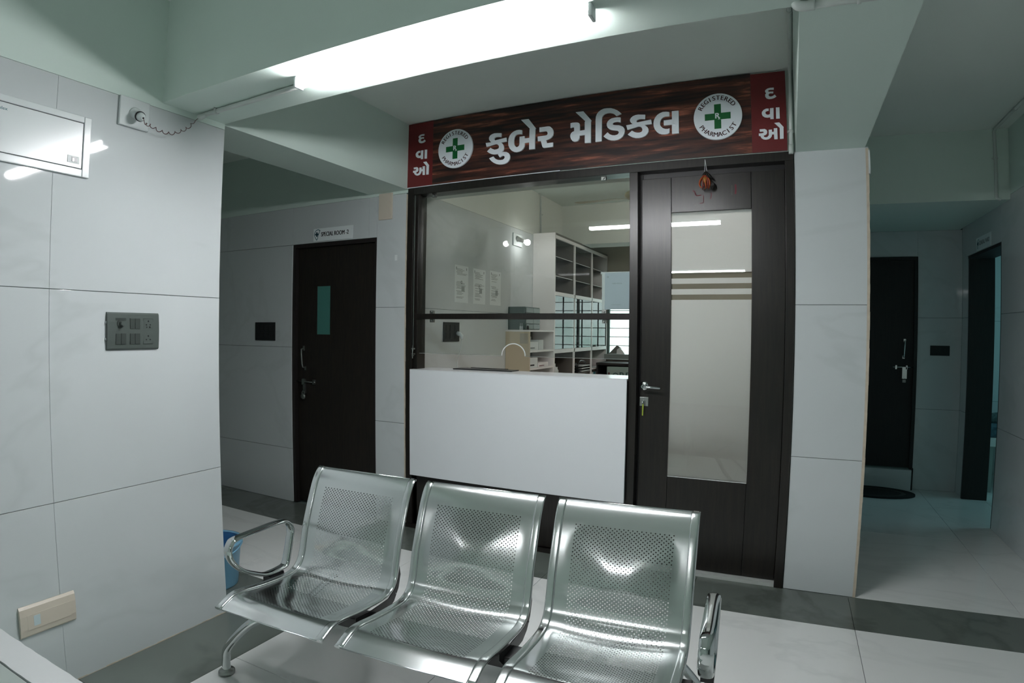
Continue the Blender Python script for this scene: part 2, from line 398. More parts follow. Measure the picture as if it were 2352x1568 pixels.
# beams
obj('ceiling_beam', B(XL-0.001, 0.06, 1.503, 1.838, ZB, ZC), PAINT, kind='structure')          # carries the tube light
obj('ceiling_beam', B(-2.786, -2.44, 1.838, Y0, ZB, ZC), PAINT, kind='structure')              # left, running to the front
obj('ceiling_beam', B(0.06, 0.41, -5.0, Y0, ZB, ZC), PAINT, kind='structure')                  # right, running to the column
obj('ceiling_beam', B(0.425, XR, 4.76, 6.05, 2.35, ZC), PAINT, kind='structure')               # across the dark corridor
obj('ceiling_beam', B(-6.5, 0.06, -2.72, -2.38, ZB, ZC), PAINT, kind='structure')              # behind the camera
obj('ceiling_beam', B(-2.44, 0.3, 3.55, 3.755, ZB, ZC), PAINTIN, kind='structure')               # inside over the glass front
obj('ceiling_beam', B(-2.44, 0.3, 6.44, 6.75, 2.395, ZC), PAINTIN, kind='structure')             # inside at the window

# wall of the special room, pillar strip, header, column
wf = obj('wall_front', B(-6.5, -3.565, Y0+0.012, 3.55, 0, ZB), JOINT, kind='structure')
wall_tiles(wf, 'Y', Y0, [-6.45, -5.2, -3.565], [0, 0.436, 1.25, 2.062, ZB-0.02], -1)
obj('lintel', B(-3.565, -2.71, Y0+0.012, 3.55, 2.062, ZB), JOINT, wf)
wall_tiles(wf, 'Y', Y0, [-3.565, -2.785, -2.71], [2.062, ZB-0.02], -1)
obj('plaster_band', B(-6.5, -2.44, Y0+0.001, 3.55, ZB-0.02, ZC), PAINT, wf)
wp = obj('wall_pillar', B(-2.71, -2.45, Y0+0.012, 3.55, 0, ZB-0.021), JOINT, kind='structure')
wall_tiles(wp, 'Y', Y0, [-2.71, -2.452], [0, 0.738, 1.555, ZB-0.021], -1)
gr = MB()
for k in range(50):
    z = k*0.047; gr.box(-2.453, -2.443+random.uniform(-0.002, 0.002), Y0-0.001, Y0+0.02, z, z+0.0475)
obj('trim_1', gr, GROUT, kind='structure')
obj('wall_header', B(-2.44, 0.05, Y0+0.005, 3.55, 2.385, ZC), PAINT, kind='structure')
cl = obj('column', B(0.05, 0.413, Y0+0.012, 3.9, 0, ZB), JOINT, kind='structure')
wall_tiles(cl, 'Y', Y0, [0.052, 0.425], [0, 0.742, 1.556, 2.385], -1)
wall_tiles(cl, 'X', 0.425, [Y0+0.013, 4.3], [0, 0.742, 1.556, 2.35], 1)
gr = MB()
for k in range(50):
    z = k*0.0475; gr.box(0.412, 0.4265+random.uniform(-0.001, 0.001), Y0-0.001, Y0+0.012, z, z+0.048)
obj('trim_2', gr, GROUT, kind='structure')
obj('corner_sleeve', B(0.425, 0.434, Y0-0.002, Y0+0.014, 2.24, 2.365), WPLASTIC, cl)
wc = obj('wall_corridor_left', B(0.30, 0.413, 3.9, 6.05, 0, ZC), JOINT, kind='structure')
wall_tiles(wc, 'X', 0.425, [4.3, 5.9], [0, 0.742, 1.556, 2.35], 1)
obj('plaster_band', B(0.413, 0.424, Y0+0.02, 6.05, 2.385, ZC), PAINT, wc)
obj('plaster_band', B(0.05, 0.413, Y0+0.02, 3.9, 2.386, ZC), PAINT, cl)

# right wall with the ward doorway
wr = obj('wall_right', B(XR+0.012, XR+0.19, -5.0, 4.955, 0, ZC), JOINT, kind='structure')
wall_tiles(wr, 'X', XR, [-1.4, 0.2, 1.8, 3.4, 4.955], [0, 0.745, 1.566, 2.385], -1)
obj('plaster_band', B(XR+0.001, XR+0.013, -5.0, 4.955, 2.386, ZC), PAINT, wr)
obj('lintel', B(XR+0.012, XR+0.19, 4.955, 5.845, 2.085, ZC), JOINT, wr)
wall_tiles(wr, 'X', XR, [4.955, 5.845], [2.085, 2.385], -1)
wall_tiles(wr, 'X', XR+0.02, [5.845, 6.05], [0, 0.742, 1.563, 2.385], -1)
obj('door_reveal_wall', B(XR+0.03, XR+0.19, 5.845, 6.05, 0, ZC), JOINT, wr)

# end wall of the corridor
we = obj('wall_corridor_end', B(0.3, 1.75, 6.062, 6.2, 0, ZC), JOINT, kind='structure')
wall_tiles(we, 'Y', 6.05, [1.168, 1.54], [0, 0.740, 1.563, 2.35], -1)
wall_tiles(we, 'Y', 6.05, [0.30, 1.168], [2.115, 2.35], -1)

# pharmacy interior shell
wi = obj('wall_pharmacy_left', B(-2.62, -2.452, 3.55, 7.62, 0, ZC), JOINT, kind='structure')
wall_tiles(wi, 'X', -2.44, [3.56, 5.15, 6.75, 7.5], [0, 0.740, 1.556, 2.39], 1)
obj('plaster_band', B(-2.452, -2.441, 3.56, 7.5, 2.391, ZC), PAINTIN, wi)
obj('wall_pharmacy_right', B(0.29, 0.30, 3.55, 7.5, 0, ZC), BEIGEWALL, kind='structure')
obj('wall_pharmacy_right', B(0.05, 0.30, 3.551, 3.9, 0, ZC), BEIGEWALL, kind='structure')
wb = obj('wall_pharmacy_back', B(-2.44, -2.21, 7.5, 7.62, 0, ZC), BEIGEWALL, kind='structure')
obj('masonry', B(-1.38, 0.3, 7.5, 7.62, 0, ZC), BEIGEWALL, wb)
obj('masonry', B(-2.21, -1.38, 7.5, 7.62, 0, 1.07), BEIGEWALL, wb)
obj('masonry', B(-2.21, -1.38, 7.5, 7.62, 1.93, ZC), BEIGEWALL, wb)
wn = sgroup('window_1', (-1.58, 7.5, 1.07), 'bright window with horizontal steel bars at the back of the pharmacy')
obj('window_frame', B(-2.21, -2.17, 7.49, 7.53, 1.07, 1.93).box(-1.42, -1.38, 7.49, 7.53, 1.07, 1.93).box(-2.17, -1.42, 7.49, 7.53, 1.89, 1.93).box(-1.82, -1.79, 7.49, 7.53, 1.11, 1.89), FILEG, wn)
obj('window_sill', B(-2.21, -1.38, 7.40, 7.53, 1.045, 1.11), mat('grey_stone_sill', (0.20, 0.21, 0.20), 0.4, var=0.3, vscale=40), wn)
for k in range(6): obj('bar', MB().cyl((-2.20, 7.545, 1.218+0.114*k), (-1.39, 7.545, 1.218+0.114*k), 0.006, 8), WPLASTIC, wn)

# ward behind the doorway
obj('wall_ward_far', B(1.71, 4.4, 7.0, 7.1, 0, ZC), JOINT, kind='structure')
wwf = bpy.data.objects['wall_ward_far']
wall_tiles(wwf, 'Y', 6.99, [1.72, 2.9, 4.35], [0, 0.745, 1.56, 2.38], -1)
obj('wall_ward_right', B(4.3, 4.4, 3.8, 7.0, 0, ZC), PAINT, kind='structure')
obj('wall_ward_near', B(1.71, 4.4, 3.8, 3.9, 0, ZC), PAINT, kind='structure')
obj('wall_ward_left', B(1.711, 1.728, 5.845, 7.0, 0, ZC), PAINT, kind='structure')

# ================================================================== PHARMACY FRONT
YF = 3.395
fr = thing('shop_front_frame', 'dark wenge wood frame around the pharmacy glazing and white counter front', 'frame', (-1.6, 3.42, 0))
obj('post', B(-2.435, -2.385, 3.385, 3.50, 0, 2.385).box(-2.385, -2.35, 3.40, 3.50, 0.0, 2.34), WENGE, fr, bevel=0.002)
obj('top_rail', B(-2.385, 0.048, 3.385, 3.50, 2.335, 2.385), WENGE, fr, bevel=0.002)
obj('mullion', B(-0.863, -0.813, 3.385, 3.50, 0, 2.335), WENGE, fr, bevel=0.002)
obj('middle_rail', B(-2.385, -0.863, 3.395, 3.465, 1.471, 1.508), WENGE, fr, bevel=0.002)
obj('lower_panel', B(-2.385, -0.863, 3.40, 3.47, 0.03, 1.11), WENGE, fr)
obj('skirting', B(-2.435, -0.813, 3.375, 3.385, 0.0, 0.03), WENGE, fr)
obj('side_channel', B(-2.372, -2.366, 3.378, 3.384, 1.25, 2.33), DIMSTEEL, fr, label='thin steel channel on the left post')
obj('slide_bolt', MB().cyl((-2.367, 3.372, 1.20), (-2.367, 3.372, 1.29), 0.004, 8).box(-2.380, -2.354, 3.376, 3.385, 1.262, 1.272).box(-2.380, -2.354, 3.376, 3.385, 1.226, 1.236).box(-2.374, -2.360, 3.370, 3.384, 1.216, 1.222), DIMSTEEL, fr, label='small steel slide bolt')
def pane(z0, z1, name='glass_pane'): return B(-2.352, -0.862, 3.428, 3.434, z0, z1)
obj('glass_pane', pane(1.508, 2.337), GLASS, fr)
# lower pane: bottom edge at 1.237 with a round hand hole cut in it
hole = []
for k in range(25):
    a = PI*k/24; hole.append((-1.626-0.083*math.cos(a), 1.237+0.078*math.sin(a)))
outl = [(-2.352, 1.471), (-2.352, 1.237)]+hole+[(-0.862, 1.237), (-0.862, 1.471)]
obj('glass_pane', MB().prism(outl, PF(3.434), 0.006), GLASS, fr)
EDGEG = mat('polished_glass_edge', (0.85, 0.88, 0.86), 0.12)
EDGED = mat('glass_edge_line', (0.34, 0.37, 0.35), 0.15)
obj('cut_glass_edge', MB().tube([(p[0], 3.431, p[1]) for p in hole], 0.0038, 8), EDGEG, fr, label='arched hand hole edge in the glass')
obj('lower_glass_edge', MB().box(-2.352, -1.71, 3.427, 3.435, 1.2345, 1.237).box(-1.543, -0.862, 3.427, 3.435, 1.2352, 1.237), EDGED, fr)
for x, z, s_ in ((-2.244, 2.335, -1), (-1.033, 2.335, -1), (-2.246, 1.508, 1), (-1.026, 1.508, 1), (-2.245, 1.471, -1), (-1.023, 1.471, -1)):
    obj('glass_clamp', B(x-0.014, x+0.014, 3.420, 3.442, z, z+s_*0.022).tube([(x, 3.425, z+s_*0.012), (x, 3.408, z+s_*0.012)], 0.007, 10), DIMSTEEL, fr, bevel=0.001)

ct = thing('reception_counter', 'glossy white counter under the pharmacy glass', 'counter', (-1.6, 3.5, 0.39))
obj('front_panel', B(-2.375, -0.862, 3.350, 3.368, 0.392, 1.122), LAMIN, ct, bevel=0.001)
obj('counter_top', B(-2.375, -0.862, 3.350, 3.640, 1.1225, 1.127), LAMIN, ct, bevel=0.0008)
obj('counter_body', B(-2.33, -0.90, 3.48, 3.60, 0.0, 1.121), CABSIDE, ct)

# pharmacy door
d2 = sgroup('door_2', (-0.38, 3.44, 0), 'dark wooden pharmacy door with tall frosted glass panel under the signboard')
obj('door_jamb', B(0.002, 0.048, 3.385, 3.50, 0, 2.335), WENGE, d2, bevel=0.002)
obj('stile', B(-0.800, -0.628, 3.435, 3.475, 0.022, 2.30), WENGE, d2, bevel=0.0015)
obj('stile', B(-0.178, 0.000, 3.435, 3.475, 0.022, 2.30), WENGE, d2, bevel=0.0015)
obj('top_panel', B(-0.626, -0.180, 3.435, 3.475, 2.092, 2.30), WENGE, d2, bevel=0.0015)
obj('bottom_panel', B(-0.626, -0.180, 3.435, 3.475, 0.022, 0.562), WENGE, d2, bevel=0.0015)
obj('door_core_light_seal', B(-0.628, -0.178, 3.445, 3.47, 2.09, 2.30).box(-0.628, -0.178, 3.445, 3.47, 0.022, 0.563).box(-0.800, 0.0, 3.46, 3.475, 2.295, 2.336).box(-0.815, -0.797, 3.455, 3.475, 0.02, 2.336).box(-0.0005, 0.012, 3.468, 3.478, 0.02, 2.336), BLACKST, d2)  # core behind the panels, with strips added to seal light leaking at the jambs
gp = obj('glass_pane', B(-0.627, -0.179, 3.437, 3.443, 0.563, 2.091), GLASS, d2)
for z0, z1 in ((0.564, 1.587), (1.617, 1.649), (1.679, 1.710), (1.742, 2.091)):
    ff_ = MB(); ff_.add([(-0.627, 3.4447, z0), (-0.179, 3.4447, z0), (-0.179, 3.4447, z1), (-0.627, 3.4447, z1)], [(0, 1, 2, 3)]); obj('frosted_film', ff_, FROST, gp)
obj('glass_edge', B(-0.627, -0.179, 3.4345, 3.437, 0.5615, 0.5645), EDGEG, d2)
hd = obj('handle_rosette', MB().lathe([(0, 0.009), (0.024, 0.009), (0.026, 0.006), (0.026, 0)], (-0.777, 3.4345, 1.086), 'Y').cyl((-0.777, 3.43, 1.084), (-0.777, 3.385, 1.084), 0.009, 14), CHROME, d2, label='round brushed steel rosette')
obj('lever_handle', MB().tube([(-0.777, 3.393, 1.084), (-0.765, 3.386, 1.083), (-0.750, 3.385, 1.082), (-0.672, 3.385, 1.078)], 0.0085, 14), CHROME, hd)
lk = obj('lock_plate', B(-0.802, -0.750, 3.4285, 3.4345, 0.967, 1.019).cyl((-0.777, 3.43, 0.994), (-0.777, 3.420, 0.994), 0.009, 14), DIMSTEEL, d2, bevel=0.001, label='square steel lock plate')
obj('key', B(-0.7785, -0.7755, 3.398, 3.420, 0.986, 1.002).lathe([(0.009, -0.0012), (0.009, 0.0012)], (-0.777, 3.402, 0.990), 'X', 16), CHROME, lk)
obj('key_tag', MB().prism([(-0.781, 0.982), (-0.773, 0.982), (-0.775, 0.912), (-0.782, 0.914)], PF(3.412), 0.002), mat('yellow_green_tag', (0.30, 0.38, 0.03), 0.4), lk, label='yellow-green key tag')
obj('threshold', B(-0.81, 0.003, 3.392, 3.50, 0.0, 0.02), mat('white_stone_threshold', (0.5, 0.53, 0.5), 0.3), d2)
# auspicious paint marks on the door (worn strokes)
def stroke(pts, wd, y=3.4348, mt=REDINK, n=4):
    P = spline([(x, 0, z) for x, z in pts], n); mb = MB()
    for i in range(len(P)-1):
        a, b = P[i], P[i+1]; t = (b-a).normalized(); q = Vector((-t.z, 0, t.x))*wd/2
        mb.add([(a.x+q.x, y, a.z+q.z), (b.x+q.x, y, b.z+q.z), (b.x-q.x, y, b.z-q.z), (a.x-q.x, y, a.z-q.z)], [(0, 1, 2, 3)])
    return mb
def dp(x, y):  # door-panel drawing units (millimetres from the panel's top left)
    return (-0.626+x/1000.0, 2.30-y/1000.0)
mk = stroke([dp(122, 88), dp(133, 92), dp(138, 108), dp(146, 118), dp(172, 116)], 0.006)
mk2 = stroke([dp(226, 106), dp(228, 122), dp(222, 142)], 0.004)
mk.add(mk2.v, mk2.f)
mk3 = stroke([dp(182, 116), dp(184, 140), dp(182, 160), dp(162, 164)], 0.004)
mk.add(mk3.v, mk3.f)
obj('painted_mark', mk, REDINK, d2, label='worn red painted mark')
mk = stroke([dp(190, 104), dp(208, 100), dp(220, 106)], 0.005); 
for a_, b_ in ((150, 100), (150, 142), (204, 144), (148, 170), (136, 172), (128, 196), (140, 197), (152, 197), (166, 196), (190, 194)):
    mk.add([(dp(a_-2, 0)[0], 3.4347, dp(0, b_-2)[1]), (dp(a_+2, 0)[0], 3.4347, dp(0, b_-2)[1]), (dp(a_+2, 0)[0], 3.4347, dp(0, b_+2)[1]), (dp(a_-2, 0)[0], 3.4347, dp(0, b_+2)[1])], [(0, 1, 2, 3)])
m4 = stroke([dp(184, 160), dp(185, 196)], 0.002); mk.add(m4.v, m4.f)
obj('painted_mark', mk, FADEINK, d2, label='faded grey painted mark')
obj('painted_mark', stroke([dp(362, 66), dp(363, 96), dp(361, 122)], 0.009), REDINK, d2, label='red painted stroke')
obj('painted_mark', stroke([dp(342, 70), dp(342, 96), dp(341, 126)], 0.007), FADEINK, d2, label='faded painted stroke')

# garland over the door
gd = thing('dried_chilli_garland', 'small hanging charm of orange chillies and lime over the pharmacy door', 'garland', (-0.42, 3.37, 2.19))
obj('thread', MB().tube([(-0.424, 3.376, 2.372), (-0.427, 3.374, 2.30)], 0.0012, 6).tube([(-0.424, 3.376, 2.372), (-0.414, 3.372, 2.30)], 0.0012, 6), PAPER, gd, label='white thread')
BLK = mat('dried_black_chilli', (0.012, 0.010, 0.008), 0.5)
CO = [mat('orange_chilli', (0.42, 0.075, 0.015), 0.4), mat('red_chilli', (0.22, 0.02, 0.012), 0.4)]
for k in range(9):
    a = 2*PI*k/9; obj('black_chilli', MB().tube([(-0.420+0.004*math.cos(a), 3.372+0.004*math.sin(a), 2.30), (-0.418+0.016*math.cos(a), 3.370+0.012*math.sin(a), 2.283), (-0.408+0.026*math.cos(a), 3.370+0.012*math.sin(a), 2.262)], [0.003, 0.005, 0.002], 7), BLK, gd)
obj('lime', MB().ball((-0.424, 3.362, 2.252), 0.017, 14, 10, (0.9, 0.9, 1.15)), mat('dried_yellow_lime', (0.26, 0.15, 0.02), 0.45), gd)
for k in range(11):
    a = 2*PI*k/11+0.3; r_ = 0.020+0.012*random.random(); z1 = 2.20+0.02*random.random()
    obj('chilli', MB().tube(spline([(-0.424+0.007*math.cos(a), 3.366+0.007*math.sin(a), 2.278), (-0.424+(r_)*math.cos(a), 3.366+0.7*r_*math.sin(a), 2.25), (-0.424+r_*1.15*math.cos(a), 3.366+0.7*r_*math.sin(a), 2.222), (-0.424+r_*0.8*math.cos(a+.4), 3.366+0.7*r_*math.sin(a+.4), z1)], 3), [0.003, 0.0038, 0.004, 0.004, 0.004, 0.0038, 0.0035, 0.003, 0.0022, 0.001], 7), CO[k % 2], gd)
for k in range(5):
    a = 0.1*k; obj('black_chilli', MB().tube([(-0.405+0.004*k, 3.372, 2.25), (-0.396+0.005*k, 3.372, 2.222), (-0.392+0.004*k, 3.374, 2.198+0.004*k)], [0.003, 0.004, 0.0012], 6), BLK, gd)

# sign board
sg = thing('pharmacy_sign_board', 'wood-print and red pharmacy signboard with white Gujarati letters above the door', 'sign', (-1.2, 3.385, 2.39))
SY = 3.382
obj('wood_print_panel', B(-2.2325, -0.1675, SY, 3.399, 2.391, 2.845), SIGNWOOD, sg)
obj('red_panel', B(-2.448, -2.2330, SY, 3.399, 2.391, 2.845), SIGNRED, sg)
obj('red_panel', B(-0.1670, 0.018, SY, 3.399, 2.391, 2.838), SIGNRED, sg)
obj('edge_strip', B(-2.448, -1.30, SY-0.001, 3.40, 2.3865, 2.3905), WHITE_LET, sg, label='white strip showing under the left half of the board')
GLM = [[(-17020,26760),(-17290,26800),(-17520,26820),(-17690,26790),(-17830,26720),(-17910,26610),(-17920,26510),(-17890,26400),(-17800,26290),(-17750,26250),(-18160,26250),(-18090,25980),(-17420,26090),(-17310,26060),(-17210,25970),(-17180,25870),(-17210,25770),(-17320,25730),(-17490,25720),(-17660,25790),(-17800,25890),(-18050,25670),(-17900,25550),(-17730,25460),(-17530,25410),(-17330,25400),(-17160,25430),(-16990,25490),(-16880,25580),(-16830,25700),(-16830,25850),(-16890,25990),(-16970,26080),(-17040,26140),(-16630,26160),(-16660,26420),(-17470,26340),(-17530,26390),(-17540,26450),(-17490,26530),(-17380,26550),(-17210,26540),(-17030,26500)],[(-17260,25380),(-17110,25460),(-16970,25490),(-16800,25490),(-16630,25460),(-16500,25380),(-16420,25260),(-16390,25130),(-16400,24990),(-16470,24860),(-16590,24760),(-16760,24690),(-16950,24680),(-17150,24690),(-17380,24760),(-17580,24870),(-17750,25010),(-17890,25190),(-17580,25280),(-17500,25160),(-17380,25070),(-17240,25010),(-17070,24980),(-16900,24980),(-16810,25030),(-16760,25100),(-16770,25180),(-16820,25230),(-16910,25250),(-17000,25220),(-17110,25150)],[(-15550,26760),(-15740,26810),(-15930,26810),(-16120,26760),(-16290,26660),(-16420,26520),(-16500,26330),(-16520,26100),(-16500,25860),(-16410,25660),(-16270,25500),(-16110,25410),(-15940,25370),(-15750,25380),(-15590,25430),(-15450,25540),(-15380,25670),(-15360,25800),(-15360,25890),(-15050,25890),(-15050,25430),(-14660,25420),(-14640,26730),(-14610,26770),(-15110,27440),(-15630,27450),(-15000,26770),(-15030,26750),(-15040,26190),(-15360,26190),(-15370,26350),(-15720,26350),(-15720,25890),(-15750,25770),(-15840,25700),(-15920,25690),(-16010,25750),(-16080,25860),(-16120,26020),(-16120,26180),(-16090,26350),(-16010,26470),(-15890,26530),(-15740,26530),(-15550,26490)],[(-14350,26770),(-13760,26770),(-13630,26740),(-13500,26620),(-13420,26480),(-13400,26330),(-13430,26160),(-13520,26050),(-13650,25960),(-13780,25920),(-13890,25890),(-13840,25690),(-13430,25690),(-13430,25410),(-14050,25420),(-14120,25460),(-14160,25550),(-14250,25890),(-14450,25890),(-14470,26200),(-13970,26200),(-13850,26210),(-13790,26280),(-13800,26380),(-13850,26450),(-13930,26480),(-14350,26480)],[(-12280,26770),(-12140,26790),(-11960,26780),(-11830,26760),(-11740,26720),(-11680,26640),(-11680,26540),(-11680,26220),(-11360,26230),(-11360,26730),(-11320,26770),(-11950,27430),(-11450,27420),(-10930,26770),(-10970,26730),(-10970,25390),(-11360,25410),(-11360,25920),(-11680,25920),(-11690,25790),(-11730,25690),(-11810,25600),(-11940,25570),(-12050,25580),(-12160,25640),(-12240,25760),(-12290,25890),(-12290,26030),(-12240,26130),(-12160,26200),(-12040,26240),(-12040,26440),(-12070,26500),(-12160,26500),(-12280,26470)],[(-10680,25400),(-10670,26750),(-10650,26960),(-10590,27120),(-10480,27250),(-10330,27350),(-10140,27410),(-9930,27410),(-9700,27380),(-9500,27300),(-9310,27190),(-9170,27070),(-9070,26960),(-9380,26850),(-9480,26970),(-9600,27050),(-9770,27100),(-9930,27110),(-10080,27080),(-10180,27010),(-10260,26900),(-10280,26760),(-10290,25400)],[(-9120,26730),(-9320,26760),(-9500,26760),(-9670,26740),(-9810,26670),(-9910,26580),(-9970,26450),(-9970,26330),(-9920,26200),(-9810,26090),(-9670,26020),(-9510,25980),(-9340,25950),(-9260,25900),(-9230,25830),(-9260,25750),(-9340,25690),(-9490,25670),(-9630,25690),(-9790,25770),(-9920,25910),(-10180,25690),(-10060,25580),(-9900,25460),(-9710,25390),(-9510,25360),(-9300,25380),(-9120,25450),(-8980,25560),(-8900,25710),(-8870,25870),(-8890,26010),(-8970,26130),(-9100,26210),(-9220,26260),(-9360,26280),(-9520,26310),(-9600,26350),(-9610,26420),(-9570,26470),(-9480,26490),(-9340,26490),(-9220,26460),(-9120,26420)],[(-7630,26710),(-7850,26740),(-8050,26770),(-8210,26760),(-8370,26710),(-8490,26620),(-8550,26500),(-8530,26390),(-8460,26290),(-8370,26230),(-8780,26200),(-8710,25920),(-8050,26050),(-7950,26030),(-7860,25960),(-7810,25850),(-7820,25750),(-7880,25690),(-7980,25670),(-8120,25680),(-8260,25720),(-8430,25840),(-8690,25630),(-8560,25530),(-8400,25430),(-8220,25370),(-8020,25350),(-7840,25370),(-7660,25430),(-7520,25540),(-7450,25670),(-7450,25830),(-7520,25960),(-7600,26030),(-7680,26090),(-7250,26110),(-7290,26380),(-8090,26300),(-8150,26320),(-8150,26390),(-8110,26450),(-8010,26490),(-7870,26490),(-7650,26450)],[(-6220,26700),(-6390,26740),(-6590,26750),(-6760,26700),(-6920,26610),(-7040,26470),(-7120,26310),(-7150,26140),(-7140,25950),(-7080,25770),(-6970,25610),(-6840,25490),(-6670,25420),(-6490,25400),(-6340,25410),(-6230,25460),(-6220,25730),(-6330,25700),(-6470,25720),(-6600,25780),(-6700,25880),(-6760,25990),(-6770,26110),(-6740,26250),(-6670,26360),(-6570,26430),(-6440,26460),(-6220,26450)],[(-6070,26730),(-5680,26720),(-5690,25380),(-6080,25380),(-6080,25930),(-6550,25930),(-6550,26240),(-6070,26240)]]
GLS = [[(-430,27470),(-630,27480),(-780,27450),(-890,27370),(-900,27280),(-840,27210),(-900,27120),(-900,27010),(-830,26900),(-700,26850),(-550,26850),(-430,26880),(-310,26950),(-400,27070),(-470,27010),(-580,26980),(-660,26990),(-720,27050),(-710,27130),(-640,27170),(-470,27150),(-460,27250),(-620,27260),(-700,27260),(-740,27310),(-700,27360),(-610,27370),(-440,27350)],[(-730,26310),(-870,26320),(-1010,26260),(-1100,26150),(-1110,26050),(-1070,25930),(-960,25840),(-810,25800),(-670,25810),(-670,25710),(-490,25700),(-480,26320),(-670,26320),(-680,25990),(-780,25960),(-870,25990),(-920,26070),(-900,26150),(-820,26180),(-740,26180)],[(-360,26330),(-170,26320),(-170,25690),(-360,25700)],[(-1250,25180),(-980,25180),(-880,25110),(-850,25010),(-870,24900),(-940,24840),(-1050,24810),(-1010,24730),(-910,24700),(-830,24730),(-770,24810),(-770,25110),(-600,25110),(-600,24980),(-500,24980),(-500,25170),(-320,25170),(-310,24550),(-490,24560),(-500,24840),(-600,24840),(-610,24750),(-680,24650),(-780,24590),(-920,24570),(-1050,24600),(-1160,24680),(-1220,24810),(-1300,24810),(-1300,24950),(-1120,24950),(-1040,24970),(-1040,25020),(-1080,25050),(-1240,25050)],[(-190,25170),(-470,25470),(-210,25480),(20,25190),(10,25150),(0,24550),(-190,24550)]]
for outline in GLM:
    obj('letter', MB().prism([(a/1e4, b/1e4) for a, b in outline], PF(SY), 0.010), WHITE_LET, sg)
for dx, dz in ((0, 0), (-2.262, 0.012)):
    for outline in GLS:
        obj('letter', MB().prism([(a/1e4+dx, b/1e4+dz) for a, b in outline], PF(SY), 0.004), WHITE_LET, sg)
def emblem(cx, cz, R):
    e = obj('emblem_disc', MB().lathe([(0, 0.012), (R-0.001, 0.012), (R, 0.010), (R, 0)], (cx, SY, cz), 'Y', 64, smooth=False), WHITE_LET, sg, label='round white registered pharmacist emblem')
    Y = SY-0.012
    t = 0.14*R; L = 0.53*R
    obj('cross', MB().prism([(cx-t, cz-L), (cx+t, cz-L), (cx+t, cz-t), (cx+L, cz-t), (cx+L, cz+t), (cx+t, cz+t), (cx+t, cz+L), (cx-t, cz+L), (cx-t, cz+t), (cx-L, cz+t), (cx-L, cz-t), (cx-t, cz-t)], PF(Y), 0.0012), EMB_GREEN, e)
    mb = MB()
    text_mesh(mb, 'R', 0.046*R/0.135, PF(Y-0.0012), 0.0008, bold=0.05, at=(cx-0.002, cz+0.002)); text_mesh(mb, 'x', 0.026*R/0.135, PF(Y-0.0012), 0.0008, bold=0.04, at=(cx+0.008, cz-0.011))
    obj('printed_letters', mb, WHITE_LET, e)
    mb = MB()
    def arc(s_, a0, a1, rad, flip, mb):
        n = len(s_)
        for i, ch in enumerate(s_):
            a = a0+(a1-a0)*i/(n-1)
            x, z = cx+rad*math.cos(a), cz+rad*math.sin(a)
            text_mesh(mb, ch, 0.037*R/0.135, PF(Y), 0.0008, bold=0.035, at=(x, z), rot=(a-PI/2) if not flip else (a+PI/2))
    arc('REGISTERED', math.radians(150), math.radians(38), 0.80*R, False, mb)
    obj('upper_lettering', mb, EMB_TEXT, e)
    mb = MB()
    arc('PHARMACIST', math.radians(212), math.radians(328), 0.79*R, True, mb)
    obj('lower_lettering', mb, EMB_TEXT, e)
emblem(-0.349, 2.612, 0.134)
emblem(-2.047, 2.618, 0.134)

# ================================================================== OTHER DOORS
def small_switch(name, label, fn, u0, u1, v0, v1, mt, cols=3, rows=2, parent_loc=(0, 0, 0), knobs=True):
    t = thing(name, label, 'switch', parent_loc)
    obj('switch_plate', MB().prism([(u0, v0), (u1, v0), (u1, v1), (u0, v1)], fn, 0.008), mt, t, bevel=0.002)
    du, dv = (u1-u0)/(cols+0.6), (v1-v0)/(rows+0.5)
    for r_ in range(rows):
        for c_i in range(cols):
            cu, cv = u0+du*(0.8+c_i), v0+dv*(0.75+r_)
            f2 = lambda u, v, w_, fn=fn: fn(u, v, w_+0.008)
            obj('rocker', MB().prism([(cu-du*.38, cv-dv*.38), (cu+du*.38, cv-dv*.38), (cu+du*.38, cv+dv*.38), (cu-du*.38, cv+dv*.38)], f2, 0.003), mt, t, bevel=0.0008)
    return t

# special room door
d1 = sgroup('door_1', (-3.13, 3.44, 0), 'dark wood grain door with small sea-green glass under the special room sign')
obj('door_frame', B(-3.565, -3.535, 3.405, 3.50, 0, 2.062).box(-2.735, -2.71, 3.405, 3.50, 0, 2.062).box(-3.535, -2.735, 3.405, 3.50, 2.035, 2.062), DARKWOOD, d1)
pts = [(-3.533, 0.02), (-2.737, 0.02), (-2.737, 2.033), (-3.533, 2.033)]
lf = obj('door_leaf', B(-3.533, -3.332, 3.44, 3.475, 0.02, 2.033).box(-3.192, -2.737, 3.44, 3.475, 0.02, 2.033).box(-3.332, -3.192, 3.44, 3.475, 0.02, 1.354).box(-3.332, -3.192, 3.44, 3.475, 1.729, 2.033), WENGE_DOOR, d1)
obj('glass_pane', B(-3.332, -3.192, 3.446, 3.452, 1.354, 1.729), SEAGLASS, d1, label='sea-green glass pane')
obj('pull_handle', MB().tube([(-3.469, 3.44, 1.245), (-3.469, 3.412, 1.235), (-3.462, 3.405, 1.20), (-3.455, 3.405, 1.12), (-3.452, 3.412, 1.095), (-3.451, 3.44, 1.086)], 0.006, 8).box(-3.478, -3.460, 3.436, 3.44, 1.225, 1.262).box(-3.461, -3.443, 3.436, 3.44, 1.07, 1.10), DIMSTEEL, d1)
obj('door_bolt', MB().cyl((-3.56, 3.425, 0.982), (-3.33, 3.425, 0.978), 0.005, 8).box(-3.475, -3.445, 3.42, 3.44, 0.955, 1.0).box(-3.36, -3.34, 3.42, 3.44, 0.962, 1.0).box(-3.458, -3.438, 3.416, 3.436, 0.885, 0.96), DIMSTEEL, d1)
pl = thing('padlock', 'small steel padlock hanging on the bolt of the special room door', 'padlock', (-3.445, 3.41, 0.84))
